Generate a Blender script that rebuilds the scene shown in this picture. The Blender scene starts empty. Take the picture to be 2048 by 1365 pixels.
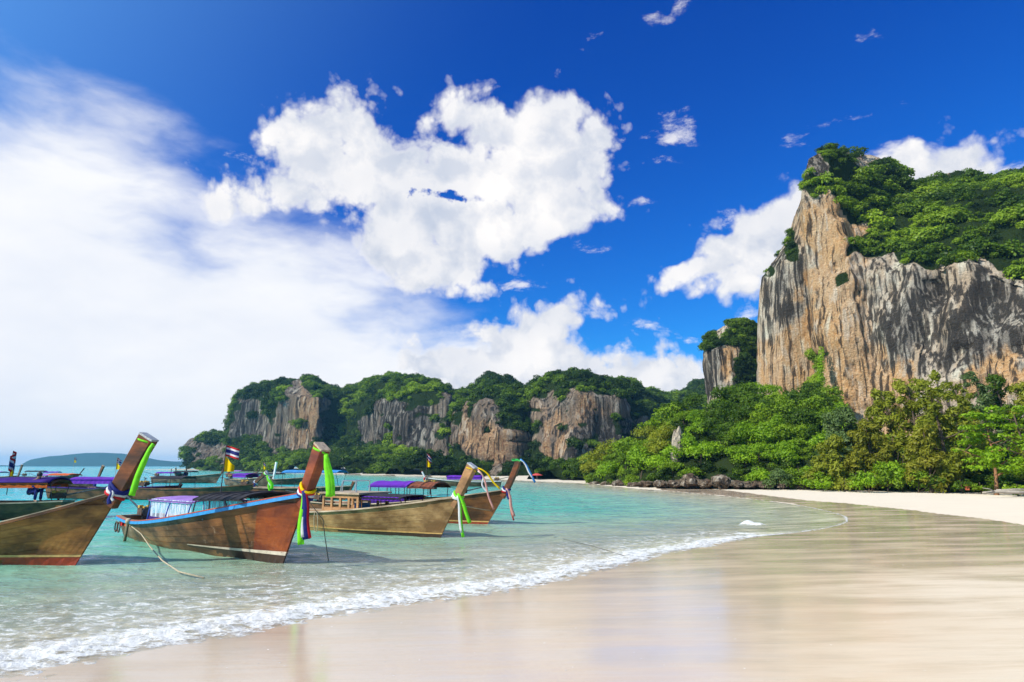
import bpy, bmesh, math, random
import numpy as np
from mathutils import Vector, Matrix, Quaternion
R = math.radians
rng = np.random.default_rng(7)
random.seed(7)
sc = bpy.context.scene
COL = sc.collection
# ------------------------------------------------------------------ camera
CAMZ = 2.4
FPX = 1251.0
PITCH = math.atan((932 - 682.5) / FPX)
cam_data = bpy.data.cameras.new('camera')
cam_data.sensor_width = 36.0
cam_data.lens = FPX / 2048 * 36.0
cam_data.clip_end = 20000
cam_data.clip_start = 0.1
camera = bpy.data.objects.new('camera', cam_data)
COL.objects.link(camera)
camera.location = (0, 0, CAMZ)
camera.rotation_euler = (math.pi / 2 + PITCH, 0, 0)
sc.camera = camera
# ------------------------------------------------------------------ colour and render
sc.view_settings.view_transform = 'Standard'
sc.view_settings.look = 'None'
sc.view_settings.gamma = 1.0
sc.view_settings.exposure = 0.26
sc.view_settings.use_curve_mapping = False
cy = sc.cycles
cy.max_bounces = 6; cy.diffuse_bounces = 3; cy.glossy_bounces = 3; cy.transmission_bounces = 4
cy.transparent_max_bounces = 8; cy.volume_bounces = 0
cy.caustics_reflective = False; cy.caustics_refractive = False
cy.sample_clamp_indirect = 6.0
cy.use_adaptive_sampling = True; cy.adaptive_threshold = 0.02
cy.use_denoising = True
try: cy.denoiser = 'OPENIMAGEDENOISE'
except Exception: pass

# ------------------------------------------------------------------ pixel helpers (2048 x 1365 photograph -> directions / points)
def ray(px, py):
    cx = (px - 1024) / FPX; cyy = (682.5 - py) / FPX
    c, s = math.cos(PITCH), math.sin(PITCH)
    return np.array([cx, c - s * cyy, s + c * cyy])
def at(px, py, Y):
    d = ray(px, py); k = Y / d[1]
    return np.array([d[0] * k, Y, CAMZ + d[2] * k])
def gp(px, py, z=0.0):
    d = ray(px, py); k = (z - CAMZ) / d[2]
    return np.array([d[0] * k, d[1] * k, z])
def unit(px, py):
    d = ray(px, py); return d / np.linalg.norm(d)

# ------------------------------------------------------------------ node helper
class NT:
    def __init__(s, nt): s.nt = nt
    def n(s, typ, **kw):
        nd = s.nt.nodes.new(typ)
        for k, v in kw.items():
            if k == 'inp':
                for kk, vv in v.items():
                    if vv is None: continue
                    sock = nd.inputs[kk]
                    if isinstance(vv, bpy.types.NodeSocket): s.nt.links.new(vv, sock)
                    else: sock.default_value = vv
            else: setattr(nd, k, v)
        return nd
    def m(s, op, a, b=None, c=None, clamp=False):
        i = {0: a}
        if b is not None: i[1] = b
        if c is not None: i[2] = c
        return s.n('ShaderNodeMath', operation=op, use_clamp=clamp, inp=i).outputs[0]
    def vm(s, op, a, b=None):
        i = {0: a}
        if b is not None: i[1] = b
        nd = s.n('ShaderNodeVectorMath', operation=op, inp=i)
        return nd.outputs['Value'] if op in ('LENGTH', 'DOT_PRODUCT', 'DISTANCE') else nd.outputs[0]
    def scale(s, v, f):
        return s.n('ShaderNodeVectorMath', operation='SCALE', inp={0: v, 'Scale': f}).outputs[0]
    def mr(s, v, a, b, c=0.0, d=1.0, smooth=False):
        return s.n('ShaderNodeMapRange', interpolation_type='SMOOTHSTEP' if smooth else 'LINEAR', inp={0: v, 1: a, 2: b, 3: c, 4: d}).outputs[0]
    def mix(s, f, a, b, blend='MIX'):
        nd = s.n('ShaderNodeMix', data_type='RGBA', blend_type=blend)
        for k, v in ((0, f), (6, a), (7, b)):
            if isinstance(v, bpy.types.NodeSocket): s.nt.links.new(v, nd.inputs[k])
            else: nd.inputs[k].default_value = v if k == 0 else (v[0], v[1], v[2], 1)
        return nd.outputs[2]
    def noise(s, vec, scale, detail=4, rough=0.5, lac=2.0, dist=0.0, dim='3D'):
        return s.n('ShaderNodeTexNoise', noise_dimensions=dim, inp={'Vector': vec, 'Scale': scale, 'Detail': detail, 'Roughness': rough, 'Lacunarity': lac, 'Distortion': dist})
    def mapping(s, vec, loc=(0, 0, 0), rot=(0, 0, 0), scl=(1, 1, 1), typ='POINT'):
        return s.n('ShaderNodeMapping', vector_type=typ, inp={0: vec, 1: loc, 2: rot, 3: scl}).outputs[0]
    def link(s, a, b): s.nt.links.new(a, b)
    def attr(s, name, out='Fac'):
        return s.n('ShaderNodeAttribute', attribute_name=name).outputs[out]

# ------------------------------------------------------------------ sun and sky
SUN_AZ = R(-118); SUN_EL = R(38)      # azimuth from +Y towards +X
sun_dir = Vector((math.sin(SUN_AZ) * math.cos(SUN_EL), math.cos(SUN_AZ) * math.cos(SUN_EL), math.sin(SUN_EL)))
sl = bpy.data.lights.new('sun', 'SUN'); sl.energy = 5.0; sl.angle = R(0.53); sl.color = (1.0, 0.95, 0.86)
so = bpy.data.objects.new('sun', sl); COL.objects.link(so)
so.rotation_euler = sun_dir.to_track_quat('Z', 'Y').to_euler()

world = bpy.data.worlds.new('World'); sc.world = world; world.use_nodes = True
world.node_tree.nodes.clear()
W = NT(world.node_tree)
sky = W.n('ShaderNodeTexSky', sky_type='NISHITA', sun_disc=False, sun_elevation=SUN_EL, sun_rotation=SUN_AZ % (2 * math.pi),
          altitude=0.0, air_density=1.0, dust_density=0.35, ozone_density=3.0)
D = W.n('ShaderNodeTexCoord').outputs['Generated']
PXA = 1 / FPX
CUM = [(690,262,72,50,0),(640,322,88,75,0),(745,345,105,70,0),(575,385,75,40,0),(505,400,42,22,0),(550,350,20,14,0),
 (830,365,100,62,0),(935,345,110,60,0),(928,232,42,36,0),(985,275,58,48,20),(1100,255,52,52,0),(1165,318,72,75,0),
 (1060,345,115,80,0),(1195,390,52,52,0),(1090,420,120,52,0),(950,450,120,50,0),(830,440,105,55,0),(790,490,80,42,0),
 (885,515,88,52,0),(855,555,58,26,0),(945,572,22,16,0),(990,480,60,36,0),(1040,455,60,40,0),
 (1065,700,110,72,0),(1120,640,62,34,-12),(960,735,100,42,0),(1000,680,68,48,0),(865,735,38,36,0),(1150,745,75,50,0),
 (1290,745,70,42,0),(1375,755,62,32,0),(1220,775,90,42,0),(1330,785,110,34,0),(1060,770,160,40,0),
 (1590,430,70,48,-20),(1530,470,75,52,0),(1620,500,80,70,0),(1480,500,52,36,0),(1405,540,62,14,-12),(1520,540,70,38,0),(1480,568,36,18,0),
 (1800,335,72,30,0),(1890,325,66,32,0),(1765,350,50,26,0),(1940,352,40,20,0)]
WISP = [(1350,14,60,14,-25),(1295,38,30,10,-10),(1350,232,34,13,15),(1383,255,18,22,0),(1350,278,26,12,-20),(1355,325,30,13,25),
 (1300,652,58,13,14),(1372,672,30,8,5),(1040,572,42,16,10),(1580,290,18,11,0),(1500,632,34,9,-12),(505,318,26,7,0),(1175,488,26,9,20),
 (1470,428,34,16,-15),(1995,345,36,12,-12),(1255,272,40,6,0),(1280,408,24,8,0),(1700,70,26,8,40),(1745,80,14,12,0),(1815,20,28,6,-40),(1195,76,18,8,-20),(1700,232,40,6,0)]
VEIL = [(60,520,430,330,10),(330,760,680,350,10),(150,300,260,95,20),(560,560,330,150,15),(800,760,420,120,6),(-500,600,600,450,0),(240,250,90,42,10)]
def blob_field(vec, blobs, boost=0.0):
    acc = None
    for (px, py, rx, ry, rot) in blobs:
        c = Vector(unit(px, py))
        fwd = c; right = fwd.cross(Vector((0, 0, 1))).normalized(); up = right.cross(fwd)
        a = R(-rot)
        r2 = right * math.cos(a) + up * math.sin(a); u2 = -right * math.sin(a) + up * math.cos(a)
        M = Matrix((r2, fwd, u2)).transposed()
        sc_ = 1 / (c.y * math.cos(0) + 0.0)
        k = 1.0 / math.hypot(1, (px - 1024) / FPX, (682.5 - py) / FPX)   # angular shrink away from the axis
        r = math.sqrt(rx * ry) * PXA * k
        mp = W.mapping(vec, loc=c, rot=M.to_euler(), scl=(rx * PXA * k, max(rx, ry) * PXA * k, ry * PXA * k), typ='TEXTURE')
        ln = W.vm('LENGTH', mp)
        f = W.m('MULTIPLY_ADD', ln, -r, r + boost)
        acc = f if acc is None else W.m('SMOOTH_MAX', acc, f, 0.012)
    return acc
# billowing edges: warp + fractal noise on the direction
warp = W.noise(D, 9.0, 2, 0.55).outputs['Color']
Dw = W.vm('ADD', D, W.scale(W.vm('SUBTRACT', warp, (0.5, 0.5, 0.5)), 0.035))
nf = W.noise(Dw, 10.5, 9, 0.57)
nfac = nf.outputs['Fac']
vor = W.n('ShaderNodeTexVoronoi', feature='F1', inp={'Vector': Dw, 'Scale': 26.0, 'Detail': 3.0, 'Roughness': 0.5}).outputs['Distance']
puff = W.m('SUBTRACT', W.m('MULTIPLY', nfac, 0.125), W.m('MULTIPLY', vor, 0.035))     # about 0.08 -/+ ...
cf = W.m('ADD', blob_field(Dw, CUM), W.m('SUBTRACT', puff, 0.008))
hole = blob_field(Dw, [(905,398,54,13,-6)])
cf = W.m('SUBTRACT', cf, W.m('MULTIPLY', W.mr(W.m('ADD', hole, W.m('MULTIPLY_ADD', nfac, 0.5, -0.27)), -0.01, 0.03), 0.06))
a_cum = W.m('MAXIMUM', W.mr(cf, 0.001, 0.030, smooth=True), W.m('MULTIPLY', W.mr(W.m('ADD', cf, W.m('MULTIPLY_ADD', vor, -0.06, 0.03)), -0.016, 0.02), 0.40))
wn = W.noise(W.mapping(Dw, scl=(1, 1, 2.2)), 16.0, 8, 0.68).outputs['Fac']
wf = W.m('ADD', blob_field(Dw, WISP), W.m('MULTIPLY_ADD', wn, 0.12, -0.064))
a_wisp = W.m('MULTIPLY', W.mr(wf, -0.004, 0.024, smooth=True), 0.75)
# scattered clouds over the rest of the sky (outside the frame), kept off the open blue in front
gen = W.noise(D, 2.3, 6, 0.6).outputs['Fac']
sep = W.n('ShaderNodeSeparateXYZ', inp={0: D})
front = W.mr(sep.outputs['Y'], 0.05, 0.35)
a_gen = W.m('MULTIPLY', W.mr(gen, 0.54, 0.66, smooth=True), W.m('SUBTRACT', 0.8, W.m('MULTIPLY', front, 0.8)))
# thin veil on the left
vn = W.noise(W.mapping(Dw, rot=(0, R(-18), 0), scl=(1, 1, 2.6)), 5.5, 7, 0.55).outputs['Fac']
vf = W.m('ADD', blob_field(Dw, VEIL), W.m('MULTIPLY_ADD', vn, 0.26, -0.13))
a_veil = W.m('MULTIPLY', W.mr(vf, -0.04, 0.13, smooth=True), 0.98)
hz = W.mr(sep.outputs['Z'], 0.0, 0.13, 0.55, 0.0, smooth=True)
a_veil = W.m('MAXIMUM', a_veil, hz)
# relief shading of the heaps, by the change of the noise towards the sun
sdw = W.vm('ADD', Dw, (-0.020, 0.0, 0.030))
nf2 = W.noise(sdw, 10.5, 6, 0.57).outputs['Fac']
rel = W.mr(W.m('SUBTRACT', nfac, nf2), -0.10, 0.06)
big = W.noise(D, 7.0, 3, 0.5).outputs['Fac']
shade = W.m('ADD', W.m('MULTIPLY', rel, 0.5), W.m('MULTIPLY', W.mr(big, 0.35, 0.62), 0.5))
shade = W.m('MAXIMUM', shade, W.mr(cf, 0.035, 0.008))
ccol = W.mix(shade, (0.60, 0.66, 0.79), (1.08, 1.05, 1.03))
vcol = W.mix(W.mr(vn, 0.3, 0.7), (0.86, 0.89, 0.96), (1.0, 1.0, 1.01))
sr = W.n('ShaderNodeSeparateColor', inp={0: sky.outputs[0]})
# polarised deep blue: each channel of the sky texture raised to a power and rescaled
def ch(i, g, s): return W.m('MULTIPLY', W.m('POWER', W.m('MINIMUM', sr.outputs[i], 9.0), g), s)
skyc = W.n('ShaderNodeCombineColor', inp={0: ch(0, 1.9, 0.055), 1: ch(1, 1.5, 0.40), 2: ch(2, 1.0, 1.55)}).outputs[0]
# the sky pales towards the sun
glow = W.mr(W.vm('DOT_PRODUCT', D, tuple(sun_dir)), 0.02, 0.95, 0.0, 1.0)
glow = W.m('POWER', glow, 2.3)
skyc = W.mix(glow, skyc, (3.6, 8.6, 13.5))
bg1 = W.n('ShaderNodeBackground', inp={0: skyc, 1: 0.088})
bg2 = W.n('ShaderNodeBackground', inp={0: vcol, 1: 0.86})
bg3 = W.n('ShaderNodeBackground', inp={0: ccol, 1: 0.82})
m1 = W.n('ShaderNodeMixShader', inp={0: a_veil, 1: bg1.outputs[0], 2: bg2.outputs[0]})
a_all = W.m('MAXIMUM', W.m('MAXIMUM', a_cum, a_wisp), a_gen)
m2 = W.n('ShaderNodeMixShader', inp={0: a_all, 1: m1.outputs[0], 2: bg3.outputs[0]})
wo = W.n('ShaderNodeOutputWorld', inp={0: m2.outputs[0]})
world.cycles.sampling_method = 'MANUAL'; world.cycles.sample_map_resolution = 512
# ------------------------------------------------------------------ numpy noise
_perm = np.random.default_rng(11).permutation(4096).astype(np.int64)
_val = np.random.default_rng(12).random(4096) * 2 - 1
def _h(ix, iy, iz): return _val[_perm[(_perm[(_perm[ix & 4095] + iy) & 4095] + iz) & 4095]]
def vnoise(x, y, z):
    ix, iy, iz = np.floor(x).astype(np.int64), np.floor(y).astype(np.int64), np.floor(z).astype(np.int64)
    fx, fy, fz = x - ix, y - iy, z - iz
    fx = fx * fx * fx * (fx * (fx * 6 - 15) + 10); fy = fy * fy * fy * (fy * (fy * 6 - 15) + 10); fz = fz * fz * fz * (fz * (fz * 6 - 15) + 10)
    def l(a, b, t): return a + (b - a) * t
    c = [_h(ix + i, iy + j, iz + k) for k in (0, 1) for j in (0, 1) for i in (0, 1)]
    return l(l(l(c[0], c[1], fx), l(c[2], c[3], fx), fy), l(l(c[4], c[5], fx), l(c[6], c[7], fx), fy), fz)
def fbm(x, y, z, o=4, g=0.5, lac=2.03):
    a, s, t = 1.0, 0, 0
    for i in range(o):
        s = s + a * vnoise(x + i * 17.3, y - i * 9.1, z + i * 5.7); t += a
        a *= g; x, y, z = x * lac, y * lac, z * lac
    return s / t
def ridged(x, y, z, o=4):
    a, s, t = 1.0, 0, 0
    for i in range(o):
        s = s + a * (1 - 2 * np.abs(vnoise(x + i * 7.3, y + i * 3.1, z - i * 11.7))); t += a
        a *= 0.5; x, y, z = x * 2.07, y * 2.07, z * 2.07
    return s / t

# ------------------------------------------------------------------ object helpers
def mesh_obj(name, verts, faces, mat=None, parent=None, smooth=False):
    me = bpy.data.meshes.new(name)
    me.from_pydata([tuple(map(float, v)) for v in verts], [], faces)
    if mat is not None:
        for m_ in (mat if isinstance(mat, (list, tuple)) else [mat]): me.materials.append(m_)
    if smooth: me.polygons.foreach_set('use_smooth', [True] * len(me.polygons))
    me.update()
    o = bpy.data.objects.new(name, me); COL.objects.link(o)
    if parent is not None: o.parent = parent
    return o
def quad_mesh(name, V, Q, mats, smooth=False, attrs=None, midx=None):
    """fast mesh from numpy arrays: V (n,3), Q (m,4)"""
    me = bpy.data.meshes.new(name)
    me.vertices.add(len(V)); me.vertices.foreach_set('co', np.asarray(V, np.float32).ravel())
    me.loops.add(Q.size); me.loops.foreach_set('vertex_index', np.asarray(Q, np.int32).ravel())
    me.polygons.add(len(Q)); me.polygons.foreach_set('loop_start', np.arange(0, Q.size, Q.shape[1], dtype=np.int32))
    if smooth: me.polygons.foreach_set('use_smooth', np.ones(len(Q), bool))
    for m_ in (mats if isinstance(mats, (list, tuple)) else [mats]): me.materials.append(m_)
    if midx is not None: me.polygons.foreach_set('material_index', np.asarray(midx, np.int32))
    me.update(calc_edges=True)
    for k, v in (attrs or {}).items():
        at_ = me.attributes.new(k, 'FLOAT', 'POINT'); at_.data.foreach_set('value', np.asarray(v, np.float32).ravel())
    return me
def link_mesh(name, me, parent=None):
    o = bpy.data.objects.new(name, me); COL.objects.link(o)
    if parent is not None: o.parent = parent
    return o
def grid_quads(nu, nv):
    i, j = np.meshgrid(np.arange(nu - 1), np.arange(nv - 1), indexing='ij')
    a = i * nv + j
    return np.stack([a, a + nv, a + nv + 1, a + 1], -1).reshape(-1, 4)
def tag(o, label=None, cat=None, group=None, kind=None):
    if label: o['label'] = label
    if cat: o['category'] = cat
    if group: o['group'] = group
    if kind: o['kind'] = kind
    return o
def empty(name, loc=(0, 0, 0), rz=0, label=None, cat=None, group=None):
    o = bpy.data.objects.new(name, None); COL.objects.link(o); o.location = tuple(map(float, loc)); o.rotation_euler = (0, 0, rz)
    o.empty_display_size = 0.2
    return tag(o, label, cat, group)
MATS = {}
def new_mat(name):
    m = bpy.data.materials.new(name); m.use_nodes = True; m.node_tree.nodes.clear()
    return m, NT(m.node_tree)
def simple(name, col, rough=0.6, spec=0.5, var=0.12, scale=6.0, metal=0.0, bump=0.0, trans=0.0):
    if name in MATS: return MATS[name]
    m, T = new_mat(name)
    tc = T.n('ShaderNodeTexCoord').outputs['Object']
    nz = T.noise(tc, scale, 5, 0.6).outputs['Fac']
    f = T.mr(nz, 0.3, 0.7, 1 - var * 1.6, 1 + var)
    c = T.vm('SCALE', col + (0,) if False else col)
    c = T.n('ShaderNodeVectorMath', operation='SCALE', inp={0: col, 'Scale': f}).outputs[0]
    b = T.n('ShaderNodeBsdfPrincipled', inp={'Base Color': c, 'Roughness': rough, 'Metallic': metal, 'Specular IOR Level': spec})
    if bump: T.link(T.n('ShaderNodeBump', inp={'Strength': 0.6, 'Distance': bump, 'Height': nz}).outputs[0], b.inputs['Normal'])
    out = b.outputs[0]
    if trans:
        tr = T.n('ShaderNodeBsdfTranslucent', inp={0: c}).outputs[0]
        out = T.n('ShaderNodeMixShader', inp={0: trans, 1: out, 2: tr}).outputs[0]
    T.n('ShaderNodeOutputMaterial', inp={0: out})
    MATS[name] = m
    return m

# ------------------------------------------------------------------ shoreline (signed distance, positive on land)
SH_PX = [(0,1357),(200,1312),(400,1276),(640,1232),(800,1207),(1000,1182),(1150,1152),(1300,1112),(1420,1090),(1500,1074),(1600,1066),(1680,1052),(1700,1042),
         (1690,1030),(1600,1010),(1450,992),(1330,982),(1250,976),(1200,970),(1150,966),(1070,963),(950,957),(850,953),(700,949),(600,946),(500,943),(420,941),(372,940)]
SH = np.array([gp(*p)[:2] for p in SH_PX])
def smooth_line(P, n=3):
    for _ in range(n):
        Q = [P[0]]
        for a, b in zip(P[:-1], P[1:]): Q += [a * .75 + b * .25, a * .25 + b * .75]
        Q.append(P[-1]); P = np.array(Q)
    return P
near_ext = np.array([(-60., -22.), (-30., -6.), (-14., 3.6)])
far_ext = np.array([(-250., 420.), (-240., 520.), (-260., 900.), (900., 900.), (900., -600.), (-300., -600.), (-300., -140.)])
SHL = smooth_line(np.vstack([near_ext, SH]), 2)
POLY = np.vstack([SHL, far_ext])
def seg_dist(X, Y, P, closed=False):
    best = np.full(X.shape, 1e18)
    PP = list(zip(P[:-1], P[1:])) + ([(P[-1], P[0])] if closed else [])
    for a, b in PP:
        dx, dy = b - a; L2 = dx * dx + dy * dy + 1e-12
        t = np.clip(((X - a[0]) * dx + (Y - a[1]) * dy) / L2, 0, 1)
        best = np.minimum(best, (X - a[0] - t * dx) ** 2 + (Y - a[1] - t * dy) ** 2)
    return np.sqrt(best)
def inside(X, Y, P):
    r = np.zeros(X.shape, bool)
    for a, b in zip(P, np.roll(P, -1, 0)):
        c = ((a[1] > Y) != (b[1] > Y))
        with np.errstate(divide='ignore', invalid='ignore'):
            r ^= c & (X < (b[0] - a[0]) * (Y - a[1]) / (b[1] - a[1]) + a[0])
    return r
def sdist(X, Y):
    d = seg_dist(X, Y, POLY, True)
    return np.where(inside(X, Y, POLY), d, -d)
def ground_z(X, Y, sd=None):
    sd = sdist(X, Y) if sd is None else sd
    land = 0.028 * np.minimum(sd, 9) + 0.003 * np.clip(sd - 9, 0, 200)
    sea = -0.055 * np.minimum(-sd, 10) - 0.035 * np.clip(-sd - 10, 0, 60)
    z = np.where(sd > 0, land, sea)
    z = z + 0.03 * fbm(X * .18, Y * .35, 0 * X, 3) * np.clip(np.abs(sd) / 6, 0, 1)
    return z
def polar(r0, r1, r2, k1, k2, tmax, nt, ncoarse=40):
    r = [r0]
    while r[-1] < r1: r.append(r[-1] * k1)
    while r[-1] < r2: r.append(r[-1] * k2)
    t = np.concatenate([np.linspace(-math.pi, -tmax, ncoarse, endpoint=False), np.linspace(-tmax, tmax, nt), np.linspace(tmax, math.pi, ncoarse + 1)[1:]])
    Rr, T = np.meshgrid(np.array(r), t, indexing='ij')
    return Rr * np.sin(T), Rr * np.cos(T)
# sand ----------------------------------------------------------------
X, Y = polar(0.3, 130, 900, 1.014, 1.12, R(48), 420)
sd = sdist(X, Y); Z = ground_z(X, Y, sd)
wet_px = [(0,1400),(0,1357),(640,1232),(1150,1152),(1500,1074),(1700,1042),(1600,1008),(1450,991),(1330,981),(1330,977),(1440,983),(1600,1003),(1700,1012),(1800,1024),(1960,1046),(2060,1066),(2300,1110),(2300,1170),(2048,1164),(1900,1158),(1800,1160),(1740,1180),(1690,1196),(1760,1222),(1840,1250),(1850,1275),(1740,1290),(1560,1320),(1560,1400)]
WP = np.array([gp(max(-900, px), min(py, 1600))[:2] for px, py in wet_px])
dw = seg_dist(X, Y, WP, True) * np.where(inside(X, Y, WP), 1, -1)
dist = np.hypot(X, Y)
wet = np.clip(0.5 + dw / (0.06 * dist + 0.3), 0, 1)
damp_px = [(1560,1400),(1560,1320),(1740,1290),(1850,1275),(1690,1196),(1800,1160),(2048,1164),(2500,1200),(2500,1500)]
DP = np.array([gp(px, py)[:2] for px, py in damp_px])
dd = seg_dist(X, Y, DP, True) * np.where(inside(X, Y, DP), 1, -1)
wet_all = np.maximum(wet, np.clip(0.5 + (dd + .25) / (0.06 * dist + 0.3), 0, 1))
wet_all = np.where(inside(X, Y, np.vstack([WP])) | inside(X, Y, DP) | (np.minimum(np.abs(dd), np.abs(dw)) < .4) & (np.maximum(dd, dw) > -.35), 1.0, wet_all)
wet = wet_all * (1 - 0.42 * np.clip(0.5 + dd / (0.16 * dist + 0.6), 0, 1))
wet = np.where(sd < 0, 1, wet)
m, T = new_mat('beach_sand')
geo = T.n('ShaderNodeNewGeometry').outputs['Position']
wa = T.attr('wet'); sda = T.attr('shore')
n_st = T.noise(T.mapping(geo, rot=(0, 0, R(12)), scl=(0.5, 2.2, 1)), 0.55, 7, 0.62).outputs['Fac']
n_f = T.noise(T.mapping(geo, rot=(0, 0, R(8)), scl=(0.28, 3.4, 1)), 3.0, 7, 0.68).outputs['Fac']
n_g = T.noise(geo, 90.0, 3, 0.7).outputs['Fac']
w2 = T.m('ADD', wa, T.m('MULTIPLY', T.m('SUBTRACT', n_st, 0.5), 1.1))
w2 = T.m('ADD', w2, T.m('MULTIPLY', T.m('SUBTRACT', n_f, 0.5), 0.45))
wm = T.mr(w2, 0.25, 1.0, smooth=True)
dry = T.mix(n_st, (0.54, 0.455, 0.35), (0.64, 0.55, 0.435))
wetc = T.mix(n_st, (0.53, 0.375, 0.24), (0.68, 0.53, 0.385))
wetc = T.mix(T.mr(n_f, 0.45, 0.80), wetc, (0.60, 0.49, 0.37))
c = T.mix(wm, dry, wetc)
c = T.mix(T.mr(sda, 0.1, -0.5), c, (0.90, 0.79, 0.60))
c = T.mix(T.mr(n_g, 0.3, 0.7, 0.0, 0.12), c, (0.25, 0.18, 0.11))
rough = T.mr(wm, 0.0, 1.0, 0.95, 0.10)
b1 = T.n('ShaderNodeBump', inp={'Strength': 1.0, 'Distance': T.mr(wm, 0, 1, 0.008, 0.0028), 'Height': n_f})
b2 = T.n('ShaderNodeBump', inp={'Strength': T.mr(wm, 0, 1, 0.8, 0.06), 'Distance': 0.01, 'Height': n_g, 'Normal': b1.outputs[0]})
dif = T.n('ShaderNodeBsdfDiffuse', inp={0: c, 1: 0.5, 'Normal': b2.outputs[0]})
gl = T.n('ShaderNodeBsdfGlossy', inp={0: (1, 1, 1, 1), 1: T.mr(n_f, 0.35, 0.65, 0.02, 0.07), 'Normal': b1.outputs[0]})
fr = T.n('ShaderNodeFresnel', inp={0: 1.75, 'Normal': b1.outputs[0]})
film = T.m('MULTIPLY', T.m('MULTIPLY', fr.outputs[0], T.mr(n_st, 0.40, 0.60, 0.75, 1.15)), T.m('POWER', wm, 1.2))
ms = T.n('ShaderNodeMixShader', inp={0: film, 1: dif.outputs[0], 2: gl.outputs[0]})
T.n('ShaderNodeOutputMaterial', inp={0: ms.outputs[0]})
me = quad_mesh('beach', np.stack([X, Y, Z], -1).reshape(-1, 3), grid_quads(*X.shape)[:, ::-1], m, True, {'wet': wet, 'shore': sd})
beach = tag(link_mesh('beach', me), 'pale sand beach with a wet shining strip along the water', kind='structure')

# sea -----------------------------------------------------------------
X, Y = polar(6.0, 75, 4800, 1.0062, 1.055, R(47), 760)
sd = sdist(X, Y); dist = np.hypot(X, Y)
ripple = 0.5 + 0.5 * fbm(X * .5, Y * .5, 0 * X, 2)
Z = 0.05 * fbm(X * .55, Y * 1.3, 0 * X + 3, 5, .6) * np.clip(-sd / 3, 0, 1) * np.clip((80 - dist) / 40, 0, 1)
# width of the foam band along the shore
fw = np.interp(X, [-8, -4, 1, 5, 7.5, 9.5, 12, 16], [2.6, 2.3, 1.9, 1.7, 1.5, 0.3, 0.12, 0.12])
fw = np.where(Y > 31, 0.10, fw)
lace = fbm(X * 1.3, Y * 1.3, 0 * X + 9, 4)
edge = sd + 0.35 * fbm(X * .7, Y * .7, 0 * X + 1, 3) * np.clip(fw, .1, 1)
foam = .86 * np.clip(1.15 - np.abs(edge + fw * .24) / (fw * .66), 0, 1)
tail = np.clip(1 - (-sd - fw) / (fw * 2.8), 0, 1) * (sd < 0)
foam = np.maximum(foam, 0.52 * tail)
# lip of the wash
lip = np.exp(-((edge + 0.25 * fw) / (0.30 * fw + 0.03)) ** 2)
Z = Z + lip * fw * (0.013 + 0.012 * fbm(X * 3.5, Y * 3.5, 0 * X + 2, 3)) + foam * np.clip(fw, 0, 1) * 0.035 * fbm(X * 6, Y * 6, 0 * X + 5, 3)
# one small breaking wave
sx, sy = gp(1506, 1052)[:2]
g1 = np.exp(-(((X - sx) / 0.50) ** 2 + ((Y - sy) / 0.65) ** 2) ** 1.5)
Z = Z + g1 * (0.17 + 0.12 * fbm(X * 3, Y * 3, 0 * X, 3)); foam = np.maximum(foam, 1.6 * np.clip(g1, 0, 1))
sx2, sy2 = gp(1490, 1068)[:2]
g2 = np.exp(-(((X - sx2) / 0.45) ** 2 + ((Y - sy2) / 0.5) ** 2)); foam = np.maximum(foam, 1.1 * g2)
depth = np.maximum(-ground_z(X, Y, sd), 0)
m, T = new_mat('sea_water')
geo = T.n('ShaderNodeNewGeometry').outputs['Position']
dp = T.attr('depth'); fo = T.attr('foam')
w1 = T.noise(T.mapping(geo, rot=(0, 0, R(14)), scl=(0.45, 1.2, 1)), 1.25, 5, 0.6, dist=0.6).outputs['Fac']
w2 = T.noise(T.mapping(geo, rot=(0, 0, R(-10)), scl=(0.5, 1.3, 1)), 5.0, 4, 0.6, dist=0.5).outputs['Fac']
w3 = T.noise(T.mapping(geo, scl=(0.6, 1, 1)), 0.22, 3, 0.5).outputs['Fac']
hgt = T.m('ADD', T.m('MULTIPLY', w1, 1.0), T.m('MULTIPLY', w2, 0.26))
hgt = T.m('ADD', hgt, T.m('MULTIPLY', w3, 1.5))
calm = T.mr(dp, 0.0, 0.5, 0.03, 1.0)
bp = T.n('ShaderNodeBump', inp={'Strength': calm, 'Distance': 0.20, 'Height': hgt})
# body colour by depth: sandy green -> turquoise
cr = T.n('ShaderNodeValToRGB', inp={0: T.m('ADD', T.m('MULTIPLY', dp, 0.42), T.m('MULTIPLY', T.m('SUBTRACT', w3, 0.5), 0.12))})
e = cr.color_ramp.elements
e[0].position = 0.0; e[0].color = (0.78, 0.70, 0.54, 1)
e[1].position = 1.0; e[1].color = (0.01, 0.42, 0.48, 1)
for p, cc in ((0.14, (0.48, 0.64, 0.44, 1)), (0.30, (0.10, 0.48, 0.35, 1)), (0.55, (0.015, 0.44, 0.43, 1))):
    el = e.new(p); el.color = cc
crest = T.mr(w1, 0.45, 0.75)
body = T.mix(T.m('MULTIPLY', crest, 0.35), cr.outputs[0], T.mix(0.5, cr.outputs[0], (0.22, 0.50, 0.42)))
dif = T.n('ShaderNodeBsdfDiffuse', inp={0: body, 'Normal': bp.outputs[0]})
tra = T.n('ShaderNodeBsdfTransparent', inp={0: (0.98, 0.995, 0.97, 1)})
op = T.m('SUBTRACT', 1.0, T.m('POWER', 2.718, T.m('MULTIPLY', T.m('MAXIMUM', T.m('SUBTRACT', dp, 0.07), 0.0), -2.4)))
under = T.n('ShaderNodeMixShader', inp={0: op, 1: tra.outputs[0], 2: dif.outputs[0]})
gl = T.n('ShaderNodeBsdfGlossy', inp={0: (1, 1, 1, 1), 1: 0.06, 'Normal': bp.outputs[0]})
fr0 = T.n('ShaderNodeFresnel', inp={0: 1.33})
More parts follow.
